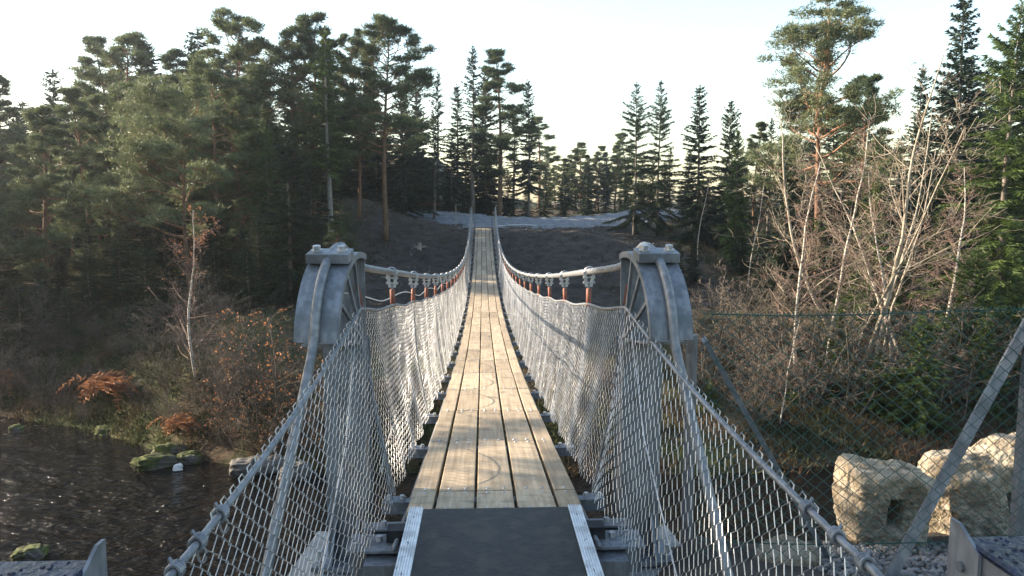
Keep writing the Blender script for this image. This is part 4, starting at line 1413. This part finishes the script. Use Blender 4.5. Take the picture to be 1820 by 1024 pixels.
LOOK = {}
for v_, w_ in zip(PIN + SPR, ('round-crowned', 'bushy low-branched', 'flat-topped', 'narrow-crowned', 'evenly tapered', 'long-trunked', 'broad full-skirted', 'ragged')): LOOK[id(v_)] = w_
FILL = [
    ([-30, 15, 60, 105, 150, 195, 240, 285, 420, 460, 545, 590], 33.5, (255, 330), [SPR[0], SPR[2], PIN[1]], 'spruce_tree', 'young dark conifer low under the pines near the river bank', 'spruce tree', 'young conifers under the pines', 1.5),
    ([-10, 30, 70, 115, 160, 205, 250, 295, 390, 440], 27, (330, 400), [SPR[2], SPR[0]], 'spruce_tree', 'dark bushy spruce standing low behind the grey bank shrubs', 'spruce tree', 'dark spruces behind the bank shrubs', 1.6),
    ([-25, 20, 65, 110, 150, 190, 235, 280, 380, 430], 29.5, (330, 400), [SPR[0], SPR[2]], 'spruce_tree', 'small young spruce among brown shrubs above the river bank', 'spruce tree', 'small spruces above the bank', 1.5),
    ([1260, 1300, 1350, 1420, 1490, 1560, 1620, 1690, 1760, 1820], 21.6, (420, 500), [SPR[0], SPR[2]], 'spruce_tree', 'small dark spruce on the bank behind the green fence', 'spruce tree', 'small spruces behind the fence', 1.6),
    ([-40, 10, 50, 90, 130, 175, 215, 260, 300, 350, 395, 440, 490], 43, (140, 230), [SPR[2], SPR[0], PIN[1], SPR[1]], 'spruce_tree', 'shaded conifer filling the middle of the hazy wood', 'spruce tree', 'middle conifers of the wood', 1.5),
    ([-20, 40, 100, 160, 220, 280, 340, 400, 460, 520, 580], 60, (30, 90), [SPR[2], SPR[0]], 'spruce_tree', 'back-row spruce filling the wood behind the pines', 'spruce tree', 'back row of the wood', 1.7),
    ([560, 610, 650, 690, 730, 770, 620, 710], 57, (130, 200), [SPR[2], SPR[0]], 'spruce_tree', 'low shaded spruce above the left end of the path', 'spruce tree', 'low spruces above the path end', 1.7),
    ([1100, 1140, 1180, 1220, 1260, 1300, 1340, 1380, 1210, 1280], 60, (90, 150), [SPR[2], SPR[0]], 'spruce_tree', 'bushy dark spruce closing the wood behind the tiered spruces', 'spruce tree', 'bushy spruces behind the tiered spruces', 1.6),
    ([1230, 1275, 1320, 1360, 1410, 1450], 36, (190, 260), [SPR[2], SPR[0]], 'spruce_tree', 'low dark spruce in shade beyond the right tower', 'spruce tree', 'low spruces beyond the right tower', 1.4),
    ([1420, 1480, 1540, 1600, 1660, 1720, 1780, 1840], 48, (40, 110), [SPR[2], SPR[0]], 'spruce_tree', 'back-row spruce closing the wood behind the bare trees', 'spruce tree', 'back row behind the bare trees', 1.6),
    ([1410, 1500, 1590, 1650, 1720, 1790], 26.5, (330, 400), [SPR[2], SPR[0]], 'spruce_tree', 'knee-low bushy spruce at the foot of the bare trees', 'spruce tree', 'small spruces under the bare trees', 1.5),
    # px list, D, row offset, variants, name, label, cat, group, wide, leafmat
    ([5, 95, 182, 218, 258, 300, 346, 448], 46, (0, 16), [PIN[1], SPR[0], PIN[3], PIN[0], SPR[1]], 'scots_pine', 'tall pine on the skyline of the hazy wood across the river', 'pine tree', 'skyline pines of the wood', 1.2),
    ([30, 70, 118, 160, 205, 240, 280, 325, 372, 425], 38, (80, 150), PIN, 'scots_pine', 'mid-height pine in the thick of the wood above the river bank', 'pine tree', 'inner pines of the wood', 1.15),
    ([-60, -20, 25, 85, 150, 215, 275, 340, 400, 460], 52, (25, 70), SPR, 'spruce_tree', 'dark spruce half hidden behind the pines of the wood', 'spruce tree', 'hidden spruces of the wood', 1.3),
    ([515, 548], 43, (0, 6), PIN, 'scots_pine', 'tall dense pine behind the tall pale-trunked spruce', 'pine tree', 'dense pines behind the spruce', 1.1),
    ([540, 600, 640, 705, 745, 660, 720, 775, 805], 52, (35, 120), SPR, 'spruce_tree', 'dark spruce in the shaded wood above the cleared slope', 'spruce tree', 'dark spruces above the cleared slope', 1.25),
    ([735, 775, 812, 860, 910], 58, (3, 40), [SPR[0], SPR[3], SPR[1]], 'spruce_tree', 'dark spruce on the skyline straight behind the far bridge end', 'spruce tree', 'skyline spruces behind the bridge end', 1.05),
    ([725, 760, 795, 830, 865, 900, 930, 955], 61, (120, 190), [SPR[2], SPR[0]], 'spruce_tree', 'bushy low spruce in the black shade behind the gravel path', 'spruce tree', 'low spruces behind the path', 1.7),
    ([970, 1000, 1040], 62, (0, 50), [SPR[2], SPR[0]], 'spruce_tree', 'small dark spruce beside the path in the sky gap', 'spruce tree', 'small spruces in the sky gap', 1.15),
    ([955, 972, 985, 998, 1012, 1022, 1034, 1044, 1056, 1068, 1080, 1092, 1110], 80, (-14, 40), [PIN[3], SPR[0], PIN[1]], 'scots_pine', 'thin far-off young pine in the sky gap beyond the path', 'pine tree', 'far young pines in the gap', 1.3),
    ([1090, 1120, 1155, 1195, 1225, 1265, 1290, 1330, 1365], 53, (40, 110), SPR, 'spruce_tree', 'dark spruce in the second row behind the tiered spruces', 'spruce tree', 'second-row spruces by the path', 1.4),
    ([1350, 1375, 1420], 44, (5, 60), [PIN[3], SPR[3]], 'scots_pine', 'slim dark conifer beside the sunlit pine', 'pine tree', 'slim conifers beside the sunlit pine', 1.0),
    ([1440, 1510, 1570, 1630, 1690, 1755, 1800, 1860], 41, (30, 120), SPR, 'spruce_tree', 'dark spruce in the wood behind the bare trees', 'spruce tree', 'spruces behind the bare trees', 1.35),
    ([1460, 1530, 1600, 1670, 1750, 1830], 31, (190, 260), [SPR[2], SPR[0]], 'spruce_tree', 'mid-green spruce seen through the bare tree branches', 'spruce tree', 'spruces seen through bare branches', 1.35),
]
for pxs, D, off, var, nm, lab, cat, grp, wide in FILL:
    for i, px in enumerate(pxs):
        d = D + R.uniform(-2.5, 2.5)
        v_ = var[i % len(var)]
        pin = any(v_ is q_ for q_ in PIN)
        lk = LOOK[id(v_)]
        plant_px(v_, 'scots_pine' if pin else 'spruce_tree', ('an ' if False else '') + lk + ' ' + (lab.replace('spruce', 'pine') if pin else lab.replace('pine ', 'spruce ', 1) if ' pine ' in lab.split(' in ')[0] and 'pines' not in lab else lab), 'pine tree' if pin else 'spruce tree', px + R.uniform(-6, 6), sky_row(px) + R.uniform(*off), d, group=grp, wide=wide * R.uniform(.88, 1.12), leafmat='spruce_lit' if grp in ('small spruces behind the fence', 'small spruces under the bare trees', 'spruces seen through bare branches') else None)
# trees out of the frame: on this bank they shade the bridge head from the low sun, on the far bank some go on as the wood, some are added for shade
for i, (x, y, h, lab) in enumerate([(-14.2, 7.3, 14, 'full spruce at the tip of the near bank upstream of the bridge'), (-13.4, 5.0, 13, 'second spruce from the tip of the near bank upstream'), (-15.0, 2.6, 13, 'third spruce from the tip of the near bank upstream'), (-18.5, 7.6, 16, 'tallest spruce of the near bank upstream of the bridge'), (-16, -.5, 10, 'fourth spruce from the tip of the near bank upstream')]):
    plant(SPR[2] if i % 2 else SPR[0], 'spruce_tree', lab, 'spruce tree', x, y, h, wide=1.25)
for i in range(26):
    x = R.uniform(-62, -36); y = float(WL(x)) + R.uniform(8, 34)
    if x / y > -.62: continue
    plant((PIN + SPR)[i % 8], 'spruce_tree' if i % 8 > 3 else 'scots_pine', 'conifer of the upstream wood on the far bank', 'spruce tree' if i % 8 > 3 else 'pine tree', x, y, R.uniform(9, 14), group='conifers of the upstream wood', wide=1.2)
for i, (x, d_, h) in enumerate([(-20.5, 1.2, 8), (-22.5, .8, 7.5), (-24.5, 2.0, 9), (-22, 3.6, 9), (-27, 1.5, 8.5), (-25.5, 4, 9.5), (-30, 2, 9)]):  # added out of frame to keep the sun off the low left bank
    plant([SPR[2], PIN[1], SPR[0]][i % 3], 'scots_pine' if i % 3 == 1 else 'spruce_tree', ['full spruce', 'bushy pine', 'tapered spruce'][i % 3] + ' added out of view at the far waterline to shade the bank', 'pine tree' if i % 3 == 1 else 'spruce tree', x, float(WL(x)) + d_, h, group='unseen waterline conifers added for shade', wide=1.35)
# shrubs on the banks
def shrubs(lst, var, name, label, cat, group):
    for i, (px, row, D, wide) in enumerate(lst):
        q = P(px, row, D); h = q[2] - gz(q[0], D)
        lk = ('tall ' if h > 3.2 else 'mid-height ' if h > 2.0 else 'low ') + ('spreading ' if var[i % len(var)] is var[-1] and len(var) > 1 else 'upright ')
        plant_px(var[i % len(var)], name, lk + label, cat, px, row, D, group=group, wide=wide)


shrubs([(-5, 690, 23.7, 1.2), (65, 680, 23.2, 1.2), (115, 670, 22.9, 1.2), (150, 700, 22.2, 1.1), (-15, 640, 23.9, 1.2), (40, 610, 24, 1.2), (85, 630, 23.6, 1.1), (20, 520, 25, 1.3), (62, 505, 25.5, 1.3), (110, 560, 25, 1.2), (5, 600, 24.2, 1.2)], SHR, 'bare_shrub', 'grey leafless shrub overhanging the river below the bushy bank pine', 'shrub', 'grey bank shrubs')
shrubs([(60, 560, 26.5, 1.4), (130, 590, 25, 1.3), (215, 540, 27, 1.4), (290, 520, 26, 1.4), (350, 480, 27, 1.4), (400, 500, 25, 1.4), (450, 540, 23, 1.3), (140, 640, 23.4, 1.1), (185, 650, 22.8, 1.1), (240, 660, 22, 1.1), (275, 690, 20.9, 1.0), (200, 600, 24.4, 1.2), (250, 620, 22.8, 1.1), (310, 690, 20.3, 1.0), (150, 540, 27, 1.3), (105, 530, 27.4, 1.3), (370, 640, 20.4, 1.1), (330, 560, 23, 1.2), (170, 560, 26, 1.2), (225, 590, 24.2, 1.1), (265, 540, 24, 1.2), (300, 600, 21.5, 1.1), (385, 560, 21.6, 1.2), (420, 600, 20.5, 1.1), (395, 660, 19.6, 1)], SHR, 'bare_shrub', 'brown twiggy shrub growing around the foot of the bare birch', 'shrub', 'shrubs around the birch')
shrubs([(480, 528, 20.5, 1.0), (440, 590, 20, 1.1), (520, 570, 19.8, 1.1), (545, 640, 19, 1.1), (470, 680, 19.0, 1.1), (560, 700, 18.6, 1.1), (420, 690, 19.2, 1.0)], SHL, 'orange_leaved_bush', 'twiggy bush with orange autumn leaves on the bank beyond the left tower', 'bush', 'orange-leaved bushes on the bank')
shrubs([(600, 600, 21.5, 1.1), (640, 690, 19.5, 1), (690, 640, 22.5, 1), (1075, 620, 22, 1.2), (1130, 640, 20.5, 1.2), (1010, 640, 22.5, 1.1)], SHR + SHL[1:], 'bank_shrub', 'scrubby bush seen through the bridge net below the deck', 'shrub', 'scrub under the bridge')
shrubs([(1290, 480, 23.5, 1.1), (1330, 470, 24.5, 1.3), (1265, 560, 21.5, 1.2), (1345, 590, 20.2, 1.1), (1375, 500, 22.2, 1.1)], SHR, 'bare_shrub', 'reddish twiggy shrub between the right tower and the white birches', 'shrub', 'reddish shrubs by the tower')
shrubs([(1450, 520, 21, 1.2), (1540, 500, 21.4, 1.3), (1620, 490, 22, 1.4), (1700, 590, 20.6, 1.1), (1800, 560, 20.6, 1.3), (1320, 690, 19, 1.1)], SHR, 'bare_shrub', 'brown bare shrub on the dark bank behind the green fence', 'shrub', 'bare shrubs behind the fence')

# bracken
def make_fern(seed):
    g = np.random.default_rng(seed)
    VV, FF, off = [], [], 0
    st = MB()
    for i in range(34):
        a = g.uniform(0, 6.28); L = g.uniform(.6, 1.15); e = g.uniform(.3, 1.1)
        s = np.linspace(0, 1, 14)
        pts = np.c_[math.cos(a) * L * math.cos(e) * s * 1.1, math.sin(a) * L * math.cos(e) * s * 1.1, L * (math.sin(e) * s - .75 * s ** 2.2)] + [g.normal(0, .18), g.normal(0, .18), .25]
        st.tube(pts, .006, 3)
        for sg in (-1, 1):
            d = unit(np.array([-math.sin(a), math.cos(a), -.25])[None] * sg + g.normal(0, .25, (14, 3)) + np.array([math.cos(a), math.sin(a), 0]) * .4)
            V, F_ = blades_VF(pts, d, .3 * (1 - .8 * s) * (s > .12) + .02, np.full(14, .06), unit(np.cross(d, g.normal(0, 1, d.shape))))
            VV.append(V); FF.append(F_ + off); off += len(V)
    return st.mesh('stalks'), np_mesh('fronds', np.concatenate(VV), np.concatenate(FF))


fs, ff = make_fern(3)
fs.materials.append(M['fern']); ff.materials.append(M['fern'])
for (px, row, D, s, lab) in [(205, 735, 22.6, 1.35, 'large rust-brown bracken clump hanging over the river bank'), (22, 725, 24.5, 1.0, 'dark red bracken clump at the foot of the grey bank shrubs'), (330, 790, 20, .8, 'rusty bracken tuft above the mossy rocks at waterline')]:
    q = P(px, row, D)
    t = empty('bracken_clump', (q[0], D, gz(q[0], D) + .0), 1.0, s)
    tag(t, lab, 'fern')
    link('stalks', fs, None, t); link('fronds', ff, None, t)

# ground cover that nobody could count
def scatter(name, label, n, area, hmin, hmax, mtl, seed, per=5, w=.02, spread=.12, keep=None, flop=.6):
    g = np.random.default_rng(seed)
    x = g.uniform(area[0], area[1], n); d = g.uniform(area[2], area[3], n)
    y = WL(x) + d
    dens = vnoise(x * .5, y * .5, seed) + .6 * vnoise(x * 1.7, y * 1.7, seed + 1)
    k = dens > g.uniform(-1.0, .7, n)
    if keep is not None: k &= keep(x, y)
    x, y = x[k], y[k]
    z = ground(x, y)
    base = np.repeat(np.c_[x, y, z], per, 0) + g.normal(0, 1, (len(x) * per, 3)) * [spread, spread, 0]
    dv = unit(np.c_[g.normal(0, flop, (len(base), 2)), np.ones(len(base))])
    ln = np.repeat(g.uniform(hmin, hmax, len(x)), per) * g.uniform(.5, 1.1, len(base))
    base[:, 2] -= .03
    V, F_ = blades_VF(base, dv, ln, w * g.uniform(.7, 1.5, len(base)), unit(np.cross(dv, g.normal(0, 1, dv.shape))))
    o = link(name, np_mesh(name, V, F_), mtl)
    tag(o, label, 'grass' if 'grass' in name else 'undergrowth', kind='stuff')


def off_dirt(x, y):
    k = ~((x > -5) & (x < 11) & (y > 31))
    for pl in (PATH_D,):
        dd = ((x[:, None] - pl[None, ::4, 0]) ** 2 + (y[:, None] - pl[None, ::4, 1]) ** 2).min(1)
        k &= dd > 2.7 ** 2
    return k


scatter('dry_grass', 'dry tufted grass covering the river banks', 16000, (-26, 24, .1, 12), .15, .5, M['dry_grass'], 51, 6, .018, .1, off_dirt)
scatter('heath_undergrowth', 'low green heath and moss under the trees', 26000, (-40, 40, .3, 34), .1, .38, M['heath'], 52, 7, .045, .14, off_dirt, .9)
scatter('bank_undergrowth', 'dark mossy tussocks hanging along the far waterline', 15000, (-30, 26, -.1, 3.2), .12, .42, M['heath'], 57, 7, .03, .12, None, .8)
scatter('dead_undergrowth', 'dead brown leaves and twigs on the wood floor', 14000, (-36, 36, 1, 32), .06, .3, M['litter'], 53, 4, .03, .12, off_dirt, 1.2)

mb = MB()
C, Fq, V = cube_sphere(3, 2.4)
for i in range(1500):
    x = R.uniform(-9, 13); y = R.uniform(27, 47)
    if abs(x) < .8: continue
    s_ = R.uniform(.03, .12) ** 1.15
    mm = np.array(Euler((R.uniform(0, 6), R.uniform(0, 6), R.uniform(0, 6))).to_matrix())
    mb.add((V * np.array([s_ * R.uniform(.7, 1.4), s_, s_ * .7])) @ mm.T + [x, y, gz(x, y) + s_ * .2], Fq)
tag(mb.build('soil_clods', M['rock_grey']), 'dark clods and stones strewn over the cleared soil slope', 'soil', kind='stuff')
scatter('sparse_grass', 'sparse withered grass on the cleared soil slope', 5000, (-9, 13, 10, 29), .08, .28, M['dry_grass'], 55, 4, .02, .12, lambda x, y: (np.abs(x) > 1.0) & (vnoise(x * .35, y * .35, 77) > .1) & (y < 45.5), .9)
# cleared slope: roots, chips and sticks (one litter mass) and some stumps
g = np.random.default_rng(61)
n = 2600
x = g.uniform(-8, 13, n); y = g.uniform(28, 47, n)
k = np.abs(x) > .9
x, y = x[k], y[k]
a = g.uniform(0, 6.28, len(x)); L_ = g.uniform(.05, .5, len(x)) ** 1.3
z = ground(x, y) + .02
A = np.c_[x, y, z]
x2 = x + np.cos(a) * L_; y2 = y + np.sin(a) * L_
B = np.c_[x2, y2, ground(x2, y2) + g.uniform(0, .12, len(x))]
tag(MB().segs(A, B, g.uniform(.006, .02, len(x)), .006, 4).build('brushwood_litter', M['twig']), 'sticks and roots scattered over the cleared soil slope', 'brushwood', kind='stuff')
for i, (px, row, D, s, lab) in enumerate([(745, 425, 41, .5, 'splintered pale tree stump on the cleared slope left of the far deck'), (690, 470, 36, .4, 'low grey stump further down the cleared slope'), (1080, 470, 36, .4, 'grey half-buried stone on the cleared slope near the right tower')]):
    q = P(px, row, D); zz = gz(q[0], D)
    if i < 2:
        t = empty('tree_stump', (q[0], D, zz))
        mb = MB().tube([(0, 0, -.1), (0, 0, .1), (0.02, 0, .3 * s + .12), (.02, .02, .34 * s + .16)], [.3 * s, .24 * s, .2 * s, .17 * s], 9)
        mb.build('stump_body', M['pale_bark'], t)
        for j in range(6):
            an = j * 1.05 + .3
            MB().tube([(0, 0, .08), (math.cos(an) * .35 * s, math.sin(an) * .35 * s, .1), (math.cos(an) * .9 * s, math.sin(an) * .9 * s, R.uniform(-.05, .25))], [.08 * s, .06 * s, .015], 5).build('root', M['pale_bark'], t)
        tag(t, lab, 'stump')
    else:
        tag(rock('stone', (.6, .45, .35), (q[0], D, zz + .05), .4, M['rock_grey'], 70, 14, 3, .25), lab, 'stone')

# bench, marker pole and tape by the path
q = P(757, 373, 54)
bz = gz(q[0], 54)
t = empty('bench', (q[0], 54, bz), .1)
tag(t, 'small red-brown wooden bench beside the gravel path', 'bench')
for j in range(3): MB().box((0, -.16 + j * .16, .46), (1.9, .14, .05)).build('seat_plank', M['bench_wood'], t)
for sx in (-1, 1): MB().box((sx * .7, 0, .21), (.1, .4, .44)).build('leg', M['bench_wood'], t)
q = P(810, 392, 47.5)
t = tag(MB().tube([(0, 0, -.2), (0.01, 0, .7), (.02, 0, 1.35)], [.028, .026, .022], 7).build('marker_pole', M['pale_bark']), 'thin wooden marker pole at the path edge left of bridge end', 'pole')
t.location = (q[0], 47.5, gz(q[0], 47.5))
pt_ = [(.85, 46.2), (1.7, 46.9), (2.6, 47.3), (3.4, 47.2)]
mb = MB().tube([(a_, b_, gz(a_, b_) + .1 + .02 * math.sin(a_ * 5)) for a_, b_ in pt_], .022, 5)
tag(mb.build('pale_cord', M['white_stone']), 'pale cord lying across the gravel path beside the bridge end', 'cord')

# ------------------------------------------------------------------ thin even haze volume, added in place of the lens veil
HAZE = True
if HAZE:
    hb = tag(MB().box((0, 180, 4.5), (900, 680, 27)).build('haze', None), kind='stuff')
    hb.data.materials.clear()
    hm = bpy.data.materials.new('lens_veil_haze'); hm.use_nodes = True
    nt = hm.node_tree
    nt.nodes.remove(nt.nodes['Principled BSDF'])
    pv = nt.nodes.new('ShaderNodeVolumePrincipled')
    pv.inputs['Color'].default_value = (.86, .91, 1, 1)
    pv.inputs['Density'].default_value = .0006
    pv.inputs['Anisotropy'].default_value = .7
    nt.links.new(pv.outputs[0], nt.nodes['Material Output'].inputs['Volume'])
    hb.data.materials.append(hm)
